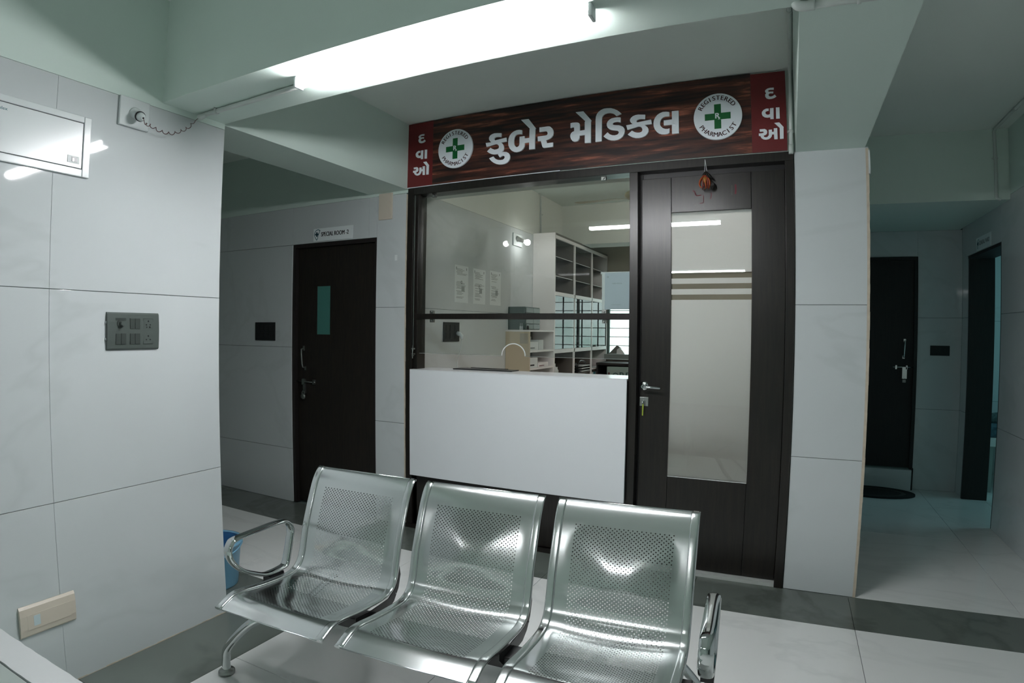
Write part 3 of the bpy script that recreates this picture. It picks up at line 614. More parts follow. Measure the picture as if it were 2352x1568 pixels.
obj('lock_body', MB().lathe([(0, 0.008), (0.019, 0.008), (0.022, 0.004), (0.022, -0.004), (0.019, -0.008), (0, -0.008)], (-3.446, 3.408, 0.865), 'Y', 20), DIMSTEEL, pl)
obj('shackle', MB().tube([(-3.458, 3.408, 0.875), (-3.458, 3.408, 0.90), (-3.446, 3.408, 0.912), (-3.434, 3.408, 0.90), (-3.434, 3.408, 0.875)], 0.0028, 8), CHROME, pl)

# far corridor door with step, bolt, handle
d3 = sgroup('door_3', (0.86, 6.06, 0.18), 'black door above a low white step at the dark corridor end')
obj('door_frame', B(1.138, 1.168, 6.03, 6.12, 0.185, 2.112).box(0.45, 1.138, 6.03, 6.12, 2.085, 2.112), DARKWOOD, d3)
obj('door_leaf', B(0.45, 1.137, 6.055, 6.09, 0.195, 2.084), DARKWOOD, d3)
obj('pull_handle', MB().tube([(1.064, 6.055, 1.355), (1.064, 6.025, 1.345), (1.060, 6.02, 1.28), (1.056, 6.025, 1.21), (1.056, 6.055, 1.20)], 0.007, 8).box(1.054, 1.074, 6.05, 6.055, 1.34, 1.37).box(1.046, 1.066, 6.05, 6.055, 1.19, 1.22), STEEL, d3)
obj('door_bolt', MB().cyl((0.965, 6.04, 1.113), (1.14, 6.04, 1.114), 0.005, 8).box(0.985, 1.0, 6.03, 6.055, 1.095, 1.13).box(1.075, 1.09, 6.03, 6.055, 1.095, 1.13).box(1.045, 1.085, 6.03, 6.05, 1.01, 1.115), STEEL, d3)
st = obj('stone_step', B(0.44, 1.157, 6.00, 6.14, 0, 0.183), TILE, bevel=0.002, kind='structure')
obj('door_side_post', B(1.158, 1.17, 6.0, 6.062, 0, 0.20), DARKWOOD, st)
pl = thing('padlock', 'small padlock hanging on the bolt of the dark corridor door', 'padlock', (1.062, 6.02, 0.97))
obj('lock_body', B(1.048, 1.076, 6.02, 6.034, 0.975, 1.0), DIMSTEEL, pl, bevel=0.002)
obj('shackle', MB().tube([(1.054, 6.027, 0.998), (1.054, 6.027, 1.018), (1.062, 6.027, 1.025), (1.070, 6.027, 1.018), (1.070, 6.027, 0.998)], 0.002, 8), CHROME, pl)

# ward doorway: jambs, head and open leaf folded inside
d4 = sgroup('door_4', (1.62, 5.4, 0), 'open ward doorway with dark wooden lining in the right corridor wall')
obj('door_jamb', B(1.535, 1.735, 5.815, 5.845, 0, 2.085), DARKWOOD, d4)
obj('door_jamb', B(1.522, 1.70, 4.956, 4.974, 0, 2.085), DARKWOOD, d4)
obj('door_head', B(1.525, 1.72, 4.974, 5.815, 2.062, 2.084), DARKWOOD, d4)

# doormat
dm = MB(); N_ = 40
def ell(a, b, z0, z1, mb, inner=0.0):
    c = (0.80, 5.80)
    o_ = [(c[0]+a*math.cos(2*PI*i/N_), c[1]+b*math.sin(2*PI*i/N_)) for i in range(N_)]
    if inner:
        i_ = [(c[0]+a*inner*math.cos(2*PI*i/N_), c[1]+b*inner*math.sin(2*PI*i/N_)) for i in range(N_)]
        vs = [(x, y, z1) for x, y in o_]+[(x, y, z1) for x, y in i_]+[(x, y, z0) for x, y in o_]+[(x, y, z0) for x, y in i_]
        fs = []
        for i in range(N_):
            j = (i+1) % N_; fs += [(i, j, N_+j, N_+i), (i, 2*N_+i, 2*N_+j, j), (N_+i, N_+j, 3*N_+j, 3*N_+i)]
        mb.add(vs, fs)
    else:
        mb.prism(o_, lambda u, v, w_: (u, v, z0+w_), z1-z0)
    return mb
mt_ = thing('oval_doormat', 'oval dark doormat on the floor before the stepped corridor door', 'doormat', (0.80, 5.80, 0))
obj('mat_border', ell(0.36, 0.20, 0, 0.014, MB(), 0.80), mat('mat_black', (0.012, 0.012, 0.012), 0.95), mt_)
obj('mat_ring', ell(0.288, 0.160, 0, 0.011, MB(), 0.85), mat('mat_grey', (0.06, 0.06, 0.055), 0.95), mt_)
obj('mat_centre', ell(0.244, 0.136, 0, 0.010, MB()), mat('mat_brown', (0.018, 0.014, 0.013), 0.95), mt_)

# ================================================================== WAITING BENCH
SW, PITCH = 0.489, 0.542
bench = thing('waiting_bench', 'three-seat perforated steel waiting bench in the foreground with steel armrests', 'bench', (-1.816, 1.890, 0), rotz=0.0558)
PROF = [(0.0, .806), (.020, .790), (.048, .748), (.082, .665), (.115, .572), (.128, .520), (.140, .472), (.160, .432), (.195, .409), (.25, .404), (.38, .415), (.47, .428), (.522, .428), (.588, .403)]
_p = spline([(a, 0, b) for a, b in PROF], 8)
_acc = [0.0]
for i in range(1, len(_p)): _acc.append(_acc[-1]+(_p[i]-_p[i-1]).length)
ARC = _acc[-1]
def prof(s):
    s = max(0, min(ARC, s)); lo, hi = 0, len(_acc)-1
    while hi-lo > 1:
        m_ = (lo+hi)//2
        if _acc[m_] <= s: lo = m_
        else: hi = m_
    t = (s-_acc[lo])/(_acc[hi]-_acc[lo]); p = _p[lo].lerp(_p[hi], t); d = (_p[hi]-_p[lo]).normalized()
    return p.x, p.z, d.x, d.z
A0, A1 = 0.075, 0.30        # dished back zone
B0, B1 = 0.455, 0.775        # dished seat zone
def sheet(x, s):
    n, z, dn, dz = prof(s); u = min(1, max(0, (x-0.055)/(SW-0.11)))
    bow = math.sin(PI*u); d = 0.0
    uu = abs(2*u-1); sc_ = 0.262; vv = (sc_-s)/(sc_-A0) if s < sc_ else (s-sc_)/(0.365-sc_)
    if uu < 1 and vv < 1: d -= 0.0165*max(0.0, 1-(uu**4+vv**4+0.002)**0.25)          # pressed lumbar pyramid, proudest at the bend
    if B0-0.05 < s < B1: d += 0.014*bow*math.sin(PI*(s-B0+0.05)/(B1-B0+0.05))**0.9
    # normal pointing away from the sitter
    return (x, -(n+dz*d), z-dn*d)
HP, HH = 0.0076, 0.0067      # hole pattern: half pitch across, row height
NC = 23
X_0 = (SW-NC*2*HP)/2; RO = 102; S_0 = 0.088
def make_sheet():
    vs = {}; V = []; F = []
    xsL = [0.021+(X_0-0.021)*k/4 for k in range(4)]+[X_0+HP*k for k in range(2*NC+1)]+[SW-X_0+(X_0-0.021)*k/4 for k in range(1, 5)]
    ys = [S_0*k/9 for k in range(9)]+[S_0+HH/2*k for k in range(2*RO+1)]
    se = ys[-1]; ys += [se+(ARC-se)*k/8 for k in range(1, 9)]
    def vid(i, j):
        if (i, j) not in vs: vs[(i, j)] = len(V); V.append(sheet(xsL[i], ys[j]))
        return vs[(i, j)]
    done = set(); r = 0.0024
    for row in range(RO):
        j = 9+2*row; off = row % 2; c0 = 4+off
        for c in range(NC-off):
            i = c0+2*c
            ring = [(i, j), (i+1, j), (i+2, j), (i+2, j+1), (i+2, j+2), (i+1, j+2), (i, j+2), (i, j+1)]
            cx, cs = xsL[i+1], ys[j+1]; ids = []
            for k, (a, b) in enumerate(ring):
                dx, ds = xsL[a]-cx, ys[b]-cs; l = math.hypot(dx, ds)
                ids.append(len(V)); V.append(sheet(cx+dx/l*r, cs+ds/l*r))
            for k in range(8):
                k2 = (k+1) % 8; F.append((vid(*ring[k]), vid(*ring[k2]), ids[k2], ids[k]))
            for a in (0, 1):
                for b in (0, 1): done.add((i+a, j+b))
    for i in range(len(xsL)-1):
        for j in range(len(ys)-1):
            if (i, j) not in done: F.append((vid(i, j), vid(i+1, j), vid(i+1, j+1), vid(i, j+1)))
    mb = MB(); mb.add(V, F, True); return mb
sheet_mb = make_sheet()
sheet_me = None
def rail_mb(x):
    P = [prof(ARC*k/70) for k in range(71)]
    path = [(x, -(n_), z_) for n_, z_, _, _ in P]
    return MB().tube(path, 0.0058, 20, r2=0.0150, up=(1, 0, 0), sq=0.55)
BR = [(.118, .490), (.132, .448), (.152, .412), (.195, .388), (.30, .388), (.40, .400), (.40, .378), (.365, .345), (.20, .345), (.160, .365), (.128, .405), (.112, .455)]
def bracket_mb(x): return MB().prism([(-a, b) for a, b in BR], lambda u, v, w_: (x+w_, u, v), 0.004)
for i in range(3):
    if i == 0:
        s0 = obj('seat_shell', sheet_mb, STEEL, bench, local=True); seat_parts = []
        for nm, mb, mt in (('side_rail', rail_mb(0.0135), STEEL), ('side_rail', rail_mb(SW-0.0135), STEEL), ('bracket', bracket_mb(0.006), BLACKST), ('bracket', bracket_mb(SW-0.010), BLACKST),
                           ('rivet', MB().ball((SW+0.0005-0.005, -0.150, 0.392), 0.0032, 10, 6), CHROME), ('front_hem', MB().tube([(0.02, -.588, .4025), (SW-0.02, -.588, .4025)], 0.0022, 8), STEEL), ('top_hem', MB().tube([(0.02, 0.0, .806), (SW-0.02, 0.0, .806)], 0.0022, 8), STEEL)):
            seat_parts.append(obj(nm, mb, mt, s0, local=True, label='black steel bracket' if nm == 'bracket' else None))
    else:
        s_ = s0.copy(); COL.objects.link(s_); s_.parent = bench; s_.location = (PITCH*i, 0, 0)
        for c_ in seat_parts:
            d_ = c_.copy(); COL.objects.link(d_); d_.parent = s_
obj('crossbar', B(-0.03, 1.60, -0.362, -0.280, 0.330, 0.372), BLACKST, bench, bevel=0.004, local=True, label='black steel crossbar under the seats')
ARM = [(.435, .604), (.33, .606), (.215, .606), (.165, .596), (.138, .560), (.145, .515), (.160, .460), (.176, .418), (.205, .409), (.285, .411), (.34, .432), (.41, .470), (.455, .515), (.474, .560), (.462, .592)]
def arm(x, s):
    a = obj('armrest', MB().tube([(x, -p.x, p.z) for p in ring2([(a, 0, b) for a, b in ARM], 6)], 0.0085, 14, closed=True, r2=0.021, up=(1, 0, 0)), CHROME, bench, local=True, label='polished steel loop armrest')
    obj('armrest_mount', B(x-0.02, x+0.02, -0.285, -0.205, 0.372, 0.402), BLACKST, a, bevel=0.002, local=True)
    for y_ in (-0.215, -0.275): obj('armrest_stem', MB().cyl((x, y_, 0.36), (x, y_, 0.405), 0.007, 10), CHROME, a, local=True)
arm(-0.050, -1); arm(1.640, 1)
def leg(x, s, front):
    q = -1 if front else 1
    fn, mn, jn = (.406, .43, .35) if front else (-.13, -.10, .30)
    path = spline([(x, -fn, 0.012), (x, -fn, 0.06), (x+s*0.022, -(fn*.9+mn*.1), 0.125), (x+s*0.17, -mn, 0.265), (x+s*0.27, -(mn+jn)/2, 0.325), (x+s*0.34, -jn, 0.345)], 6)
    l = obj('leg', MB().tube(path, 0.0175, 16), CHROME, bench, local=True, label='polished steel bent leg')
    obj('foot_glide', MB().lathe([(0, 0), (0.030, 0), (0.033, 0.004), (0.033, 0.013), (0.028, 0.018), (0.019, 0.020), (0.017, 0.024)], (x, -fn, 0), 'Z', 28), DIMSTEEL, l, local=True)
leg(-0.177, 1, True); leg(-0.177, 1, False); leg(1.60, -1, True); leg(1.60, -1, False)

# ================================================================== LAMPS AND PIPES
def tube_light(x0, x1, yc, label, group=None, m=None):
    t = thing('tube_light', label, 'lamp', ((x0+x1)/2, yc, ZB-0.045), group)
    pr = [(-0.021, 0.026), (-0.022, 0.016), (-0.019, 0.006), (-0.010, 0.0), (0.010, 0.0), (0.019, 0.006), (0.022, 0.016), (0.021, 0.026)]
    obj('diffuser', MB().prism(pr, lambda u, v, w_: (x0+0.012+w_, yc+u, ZB-0.043+v), x1-x0-0.024), m or TUBEM, t)
    obj('back_plate', B(x0+0.010, x1-0.010, yc-0.018, yc+0.018, ZB-0.0168, ZB-0.0005), WPLASTIC, t)
    for a, b in ((x0, x0+0.012), (x1-0.012, x1)): obj('end_cap', B(a, b, yc-0.023, yc+0.023, ZB-0.045, ZB-0.0005), WPLASTIC, t, bevel=0.003)
    return t
tube_light(-1.72, -0.52, 1.632, 'bright white tube light under the ceiling beam above the waiting bench')
tube_light(-1.78, -0.58, -2.55, 'lit tube light under the beam behind the camera', m=TUBEF)
tube_light(-4.45, -3.25, -2.55, 'lit tube light at the far left behind the camera', m=TUBEF)
obj_in = tube_light
def pipe(name, label, path, r, clips=(), group=None, extra=None, m=PVC):
    t = thing(name, label, 'pipe', path[0], group)
    obj('pipe_run', MB().tube(path, r, 14), m, t)
    for c_, ax in clips:
        x, y, z = c_
        if ax == 'X': obj('pipe_clip', MB().tube([(x-0.006, y, z), (x+0.006, y, z)], r+0.0035, 14).box(x-0.006, x+0.006, y-r-0.010, y+r+0.010, z+r-0.002, z+r+0.001), m, t)
        if ax == 'Y': obj('pipe_clip', MB().tube([(x, y-0.006, z), (x, y+0.006, z)], r+0.0035, 14), m, t)
        if ax == 'Z': obj('pipe_clip', MB().tube([(x, y, z-0.006), (x, y, z+0.006)], r+0.0035, 14).box(x-r-0.010, x+r+0.010, y+r-0.002, y+r+0.001, z-0.006, z+0.006), m, t)
    return t
p1 = pipe('conduit_pipe', 'white conduit under the beam feeding the bright tube light from the left', [(-2.36, 1.678, 2.367), (-2.05, 1.678, 2.367), (-1.735, 1.668, 2.366)], 0.0105, [((-2.275, 1.678, 2.367), 'X')])
obj('flared_end', MB().tube([(-2.40, 1.679, 2.362), (-2.375, 1.679, 2.363), (-2.345, 1.678, 2.366)], [0.0135, 0.0125, 0.0105], 14, caps=False), PVC, p1)
p2 = pipe('conduit_pipe', 'white conduit beside the red sign panel running up to the ceiling', [(0.037, 3.378, 2.372), (0.040, 3.378, 2.60), (0.044, 3.378, 2.80), (0.044, 3.36, 2.832), (0.045, 3.25, 2.834), (0.046, 1.845, 2.834)], 0.0095, [((0.0385, 3.378, 2.492), 'Z'), ((0.045, 2.72, 2.834), 'Y')])
obj('pipe_socket', MB().tube([(0.0365, 3.378, 2.368), (0.037, 3.378, 2.418)], 0.0125, 14), PVC, p2)
p3 = pipe('conduit_pipe', 'white conduit with elbow under the beams above the tiled column', [(0.075, 1.815, 2.364), (0.20, 1.815, 2.364), (0.41, 1.815, 2.364)], 0.0115, [((0.222, 1.815, 2.364), 'X')])
obj('elbow', MB().tube(spline([(0.102, 1.815, 2.364), (0.075, 1.815, 2.364), (0.056, 1.818, 2.370), (0.050, 1.828, 2.39), (0.048, 1.850, 2.46)], 5), 0.015, 16), PVC, p3)
pipe('conduit_pipe', 'thin conduit along the ceiling and down the beam of the dark corridor', [(1.425, 2.6, 2.838), (1.425, 4.70, 2.838), (1.427, 4.748, 2.828), (1.43, 4.748, 2.55), (1.43, 4.748, 2.36), (1.455, 4.752, 2.345)], 0.0105, [((1.425, 4.32, 2.838), 'Y'), ((1.429, 4.748, 2.64), 'Z')])
pipe('conduit_pipe', 'thin conduit on the pharmacy left wall above the tall cabinet', [(-2.43, 5.72, 2.848), (-2.43, 5.765, 2.835), (-2.43, 5.77, 2.40)], 0.009, [((-2.43, 5.77, 2.63), 'Z')])

# distribution box
db = thing('distribution_box', 'white flush electrical distribution box high on the left wall', 'electrical box', (-2.42, 0.88, 1.978))
fy0, fy1, fz0, fz1 = 0.585, 1.197, 1.978, 2.217
obj('box_frame', B(-2.419, -2.409, fy0, fy0+0.03, fz0, fz1).box(-2.419, -2.409, 1.168, fy1, fz0, fz1).box(-2.419, -2.409, fy0+0.03, 1.168, fz0, 2.008).box(-2.419, -2.409, fy0+0.03, 1.168, 2.191, fz1), WPLASTIC, db, bevel=0.003)
obj('box_back', B(-2.419, -2.4165, fy0+0.03, 1.168, 2.008, 2.191), BLACKPL, db)
bd = obj('box_door', B(-2.416, -2.411, fy0+0.033, 1.1655, 2.0105, 2.1885), WPLASTIC, db, bevel=0.0015)
obj('door_latch', B(-2.411, -2.4085, 1.111, 1.155, 2.026, 2.054), mat('grey_latch', (0.35, 0.41, 0.40), 0.35), bd)
obj('latch_slider', B(-2.4085, -2.4075, 1.126, 1.147, 2.031, 2.050), BLACKPL, bd); obj('latch_tab', B(-2.4085, -2.406, 1.127, 1.134, 2.031, 2.043), WPLASTIC, bd)
obj('printed_text', text_mesh(MB(), 'gplex', 0.017, PL(-2.411), 0.0004, bold=0.01, at=(0.876, 2.166)), TEALINK, bd, label='small green print')

# lamp holder plate with plug-in cap, coiled wire
lp = thing('lamp_holder', 'square white plate with a round lamp holder on the left wall under the beam', 'socket', (-2.42, 1.37, 2.227))
obj('mounting_plate', B(-2.419, -2.405, 1.305, 1.437, 2.228, 2.351), WPLASTIC, lp, bevel=0.003)
ax0, ax1 = Vector((-2.405, 1.372, 2.288)), Vector((-2.328, 1.364, 2.252)); dv = ax1-ax0
P_ = lambda t: tuple(ax0+dv*t)
obj('holder_body', MB().tube([P_(0), P_(.10), P_(.12), P_(.5), P_(.60)], [.026, .026, .021, .019, .019], 24), WPLASTIC, lp)
obj('holder_rim', MB().tube([P_(.56), P_(.66)], .0215, 24), BLACKPL, lp, label='dark rim')
obj('plug_cap', MB().tube([P_(.60), P_(.80), P_(.93), P_(1.0)], [.019, .017, .010, .008], 20), WPLASTIC, lp)
obj('cap_hole', MB().tube([P_(.99), P_(1.012)], .004, 10), BLACKPL, lp)
base = spline([(-2.326, 1.364, 2.250), (-2.340, 1.380, 2.236), (-2.355, 1.412, 2.240), (-2.362, 1.462, 2.232), (-2.365, 1.515, 2.236), (-2.372, 1.568, 2.262), (-2.383, 1.615, 2.296), (-2.398, 1.662, 2.345), (-2.392, 1.679, 2.362)], 22)
cw = []
for i, p in enumerate(base):
    t = i/(len(base)-1); amp = 0.0062*min(1, max(0, (t-0.10)/0.08))*min(1, max(0, (0.86-t)/0.06)); ph = 2*PI*13*t
    tg = (base[min(i+1, len(base)-1)]-base[max(i-1, 0)]).normalized(); s_ = tg.cross(Vector((0, 0, 1))).normalized(); u_ = s_.cross(tg)
    cw.append(p+s_*amp*math.cos(ph)+u_*amp*math.sin(ph))
tag(obj('coiled_wire', MB().tube(cw, 0.0014, 6), mat('dark_red_wire', (0.075, 0.010, 0.010), 0.4)), 'coiled dark red wire hanging from the lamp holder to the conduit', 'wire')

# ------------------------------------------------ switch boards and plates
sb = thing('switch_board', 'grey six-module switch board with knob and sockets on the left wall', 'switch', (-2.42, 1.40, 1.307))
pr = [(-0.0, 0), (0.004, 0.003)]
mbp = MB()
prof_ = [(1.306, 0.004), (1.312, 0.009), (1.345, 0.0115), (1.383, 0.0125), (1.42, 0.0115), (1.452, 0.009), (1.459, 0.004)]
nv = len(prof_)
mbp.add([(-2.419+d_, 1.285, z_) for z_, d_ in prof_]+[(-2.419+d_, 1.515, z_) for z_, d_ in prof_]+[(-2.419, 1.285, z_) for z_, d_ in prof_]+[(-2.419, 1.515, z_) for z_, d_ in prof_],
        [(i, nv+i, nv+i+1, i+1) for i in range(nv-1)]+[(i, i+1, 2*nv+i+1, 2*nv+i) for i in range(nv-1)]+[(nv+i, 3*nv+i, 3*nv+i+1, nv+i+1) for i in range(nv-1)]+[(0, 2*nv, 3*nv, nv), (nv-1, 2*nv-1, 4*nv-1, 3*nv-1)], True)
pb = obj('cover_plate', mbp, GREYPL, sb); 
for f in pb.data.polygons: f.use_smooth = False
FX = -2.4075
cols_, rows_ = ((1.319, 1.365), (1.381, 1.427), (1.441, 1.487)), ((1.391, 1.436), (1.328, 1.374))
for r_ in range(2):
    for c_ in range(3):
        (y0, y1), (z0, z1) = cols_[c_], rows_[r_]
        fr_ = obj('module_frame', B(-2.4095, FX-0.0004, y0, y1, z0, z1), GREYPL2, sb)
        if c_ == 2:
            obj('socket_face', B(FX-0.0004, FX+0.0012, y0+0.002, y1-0.002, z0+0.002, z1-0.002), GREYPL, fr_)
            hm = MB(); cy_, cz_ = (y0+y1)/2, (z0+z1)/2
            for dy, dz, rr in ((0, 0.011, .0036), (-0.009, -0.004, .003), (0.009, -0.004, .003)) + (((-0.007, -0.014, .0024), (0.007, -0.014, .0034)) if r_ == 0 else ()):
                hm = MB().cyl((FX+0.0010, cy_+dy, cz_+dz), (FX+0.0016, cy_+dy, cz_+dz), rr, 12); obj('socket_hole', hm, BLACKPL, fr_)
        elif c_ == 0 and r_ == 0:
            obj('knob_base', MB().cyl((FX-0.0004, 1.342, 1.4135), (FX+0.004, 1.342, 1.4135), 0.0165, 28), GREYPL2, fr_)
            obj('regulator_knob', MB().cyl((FX+0.003, 1.342, 1.4135), (FX+0.022, 1.342, 1.4135), 0.0095, 24), GREYPL, fr_, label='round grey regulator knob')
        else:
            ym = (y0+y1)/2
            for a, b in ((y0+0.001, ym-0.0006), (ym+0.0006, y1-0.001)): obj('rocker', B(FX-0.0004, FX+0.003, a, b, z0+0.001, z1-0.001), GREYPL2, fr_, bevel=0.0008)
obj('side_tab', B(-2.419, -2.411, 1.281, 1.286, 1.345, 1.355), CHROME, sb); obj('side_tab', B(-2.419, -2.411, 1.281, 1.286, 1.412, 1.422), CHROME, sb)

bp = thing('blank_switch_plate', 'cream plastic switch plate low on the left wall near the floor', 'switch plate', (-2.42, 1.01, 0.25))
mbp = MB(); prof_ = [(0.252, 0.003), (0.258, 0.009), (0.285, 0.012), (0.335, 0.013), (0.362, 0.010), (0.372, 0.003)]; nv = len(prof_)
mbp.add([(-2.419+d_, 0.911, z_) for z_, d_ in prof_]+[(-2.419+d_, 1.114, z_) for z_, d_ in prof_]+[(-2.419, 0.911, z_) for z_, d_ in prof_]+[(-2.419, 1.114, z_) for z_, d_ in prof_],
        [(i, nv+i, nv+i+1, i+1) for i in range(nv-1)]+[(i, i+1, 2*nv+i+1, 2*nv+i) for i in range(nv-1)]+[(nv+i, 3*nv+i, 3*nv+i+1, nv+i+1) for i in range(nv-1)]+[(0, 2*nv, 3*nv, nv), (nv-1, 2*nv-1, 4*nv-1, 3*nv-1)])
obj('cover_plate', mbp, CREAM, bp, bevel=0.001)
obj('module_row', B(-2.408, -2.4055, 0.936, 1.094, 0.280, 0.338), CREAM, bp, bevel=0.0006)
obj('blank_insert', B(-2.4055, -2.4045, 0.958, 0.981, 0.291, 0.330), mat('pale_blue_insert', (0.55, 0.66, 0.68), 0.4), bp, label='pale blue-white insert')
t = thing('blank_switch_plate', 'upright cream blank plate on the pillar just under the beam', 'switch plate', (-2.63, Y0, 2.182))
obj('cover_plate', B(-2.691, -2.571, Y0-0.012, Y0-0.001, 2.183, 2.374), CREAM, t, bevel=0.003); obj('module_row', B(-2.672, -2.590, Y0-0.0135, Y0-0.012, 2.205, 2.355), CREAM, t, bevel=0.0006)
tag(obj('wall_white_patch', B(-2.545, -2.522, Y0-0.0016, Y0-0.001, 1.885, 1.925), PAPER, bevel=0.0), 'tiny white sticker on the tiled pillar beside the glass front', 'patch')  # tiny white rectangle just proud of the tile face
small_switch('switch_board', 'dark switch board on the tiled wall left of the special room door', PF(Y0-0.001), -3.984, -3.746, 1.298, 1.447, BLACKPL, 4, 2, (-3.865, Y0, 1.298))
small_switch('switch_board', 'small dark switch board on the end wall of the dark corridor', PF(6.049), 1.279, 1.441, 1.225, 1.314, BLACKPL, 4, 1, (1.36, 6.05, 1.225))
si = small_switch('switch_board', 'black switch board inside the pharmacy with a white plug in it', PL(-2.439), 3.878, 4.115, 1.308, 1.459, BLACKPL, 3, 2, (-2.44, 4.0, 1.308))

# room signs
rs = thing('room_sign', 'white SPECIAL ROOM -2 sign above the dark door', 'sign', (-3.13, Y0, 2.07))
obj('sign_plate', B(-3.332, -2.936, Y0-0.005, Y0-0.001, 2.072, 2.170), mat('sign_white', (0.84, 0.90, 0.90), 0.35), rs)
obj('sign_text', text_mesh(MB(), 'SPECIAL ROOM -2', 0.047, PF(Y0-0.005), 0.0006, bold=0.045, sx=0.74, at=(-3.113, 2.121)), BLACKINK, rs)
LOGO = [(0, 0), (-0.010, 0.012), (-0.022, 0.030), (-0.026, 0.048), (-0.018, 0.068), (-0.002, 0.080), (0.016, 0.082), (0.030, 0.075)]
def logo(parent, fn, cx, cz, k, m1, m2):
    mb = MB(); P = spline([(a, 0, b) for a, b in LOGO]+[(0.024, 0, 0.060) if False else (0.030, 0, 0.075)], 4)[:-4]; w_ = 0.0028*k
    def st(P):
        for i in range(len(P)-1):
            a, b = P[i], P[i+1]; t = (b-a)
            if t.length < 1e-6: continue
            t.normalize(); q = Vector((-t.z, 0, t.x))*w_
            mb.add([fn(cx+k*(c.x)+s*q.x, cz+k*(c.z)+s*q.z, 0.0006) for c, s in ((a, 1), (b, 1), (b, -1), (a, -1))], [(0, 1, 2, 3)])
    st(P); st(spline([(0, 0, 0), (0.008, 0, 0.015), (0.012, 0, 0.035), (0.022, 0, 0.055), (0.034, 0, 0.078)], 4))
    obj('logo_drop', mb, m1, parent, label='teal drop-shaped logo')
    c = (cx-0.001*k, cz+0.046*k); a, b = 0.007*k, 0.018*k
    obj('logo_cross', MB().prism([(c[0]-a, c[1]-b), (c[0]+a, c[1]-b), (c[0]+a, c[1]-a), (c[0]+b, c[1]-a), (c[0]+b, c[1]+a), (c[0]+a, c[1]+a), (c[0]+a, c[1]+b), (c[0]-a, c[1]+b), (c[0]-a, c[1]+a), (c[0]-b, c[1]+a), (c[0]-b, c[1]-a), (c[0]-a, c[1]-a)], fn, 0.0006), m2, parent)
logo(rs, PF(Y0-0.005), -3.296, 2.080, 0.98, TEALINK, mat('navy_print', (0.01, 0.05, 0.07), 0.5))
rs2 = thing('room_sign', 'white GENERAL WARD sign above the open ward doorway', 'sign', (XR, 5.36, 2.09))
obj('sign_plate', B(XR-0.005, XR-0.001, 5.177, 5.546, 2.092, 2.194), bpy.data.materials['sign_white'], rs2)
obj('sign_text', text_mesh(MB(), 'GENERAL WARD', 0.047, PR(XR-0.005), 0.0006, bold=0.02, sx=0.72, at=(-5.335, 2.143)), BLACKINK, rs2)
logo(rs2, PR(XR-0.005), -5.50, 2.104, 0.9, TEALINK, bpy.data.materials['navy_print'])

# bucket behind the left wall
bk = thing('bucket', 'blue plastic bucket standing on the floor behind the left wall end', 'bucket', (-2.759, 2.013, 0))
c = (-2.759, 2.013, 0)
obj('bucket_wall', MB().lathe([(0, 0.006), (0.118, 0.006), (0.130, 0.0), (0.134, 0.010), (0.157, 0.232), (0.160, 0.235)], c, 'Z', 40), BLUEPL, bk)
obj('bucket_inside', MB().lathe([(0.156, 0.245), (0.150, 0.20), (0.129, 0.012), (0, 0.012)], c, 'Z', 40), BLUEIN, bk, label='deep blue inside')
obj('bucket_rim', MB().lathe([(0.1575, 0.232), (0.166, 0.232), (0.168, 0.240), (0.166, 0.250), (0.156, 0.250), (0.155, 0.243)], c, 'Z', 40), BLUEPL, bk)
obj('bucket_handle', MB().tube(spline([(-2.759+0.168*math.cos(a), 2.013+0.168*math.sin(a), 0.236-0.045*math.sin((a+2.2)/2.9*PI)) for a in [-2.2+2.9*k/8 for k in range(9)]], 3), 0.0035, 8), BLUEPL, bk)

# whitish stone-topped ledge in the near left corner
ld = thing('stone_topped_ledge', 'pale stone-topped low ledge in the near left corner by the wall', 'ledge', (-1.9, 0.4, 0))
RGH = [(-2.415+0.033*k, 0.748+random.uniform(-0.0015, 0.0015)) for k in range(46)]
obj('stone_edge', MB().prism([(-2.415, 0.668)]+[(x, 0.668+random.uniform(-0.002, 0.002)) for x, _ in RGH]+list(reversed(RGH)), lambda u, v, w_: (u, v, 0.425+w_), 0.025), mat('pale_marble', (0.60, 0.62, 0.62), 0.3, var=0.05, vscale=6), ld, bevel=0.002)
obj('ledge_top', B(-2.415, -0.90, -0.30, 0.664, 0.425, 0.4455), mat('greenish_stone', (0.36, 0.41, 0.385), 0.5, var=0.08, vscale=5), ld)
obj('ledge_body', B(-2.405, -0.92, -0.28, 0.735, 0.0, 0.4249), PAINT, ld)

# ================================================================== INSIDE THE PHARMACY
X0, X1 = -2.438, -2.195
tc = thing('tall_medicine_cabinet', 'tall white cabinet with open glass-shelved bays along the pharmacy left wall', 'cabinet', (-2.3, 6.5, 0))
obj('end_panel', B(X0, X1, 5.590, 5.610, 0.0, 2.400), CABSIDE, tc)
obj('top_panel', B(X0, X1, 5.610, 7.46, 2.378, 2.400), CABIN, tc)
obj('back_panel', B(X0, X0+0.01, 5.610, 7.46, 0.0, 2.378), CABIN, tc)
obj('face_rail', B(X1-0.02, X1, 5.61, 7.46, 2.345, 2.378).box(X1-0.02, X1, 5.61, 7.46, 1.762, 1.800).box(X1-0.02, X1, 5.61, 7.46, 1.172, 1.212), CABSIDE, tc)
obj('middle_board', B(X0, X1-0.02, 5.61, 7.46, 1.765, 1.785), CABIN, tc); obj('middle_board', B(X0, X1-0.02, 5.61, 7.46, 1.175, 1.200), CABIN, tc)
for y in (6.205, 6.829): obj('divider', B(X0, X1-0.016, y-0.011, y+0.011, 0, 2.345), CABIN, tc); obj('divider_edge', B(X1-0.0159, X1, y-0.012, y+0.012, 0, 2.345), CABSIDE, tc)
obj('inner_lining', B(X0+0.01, X1-0.016, 5.6101, 5.613, 0, 2.345), CABIN, tc)
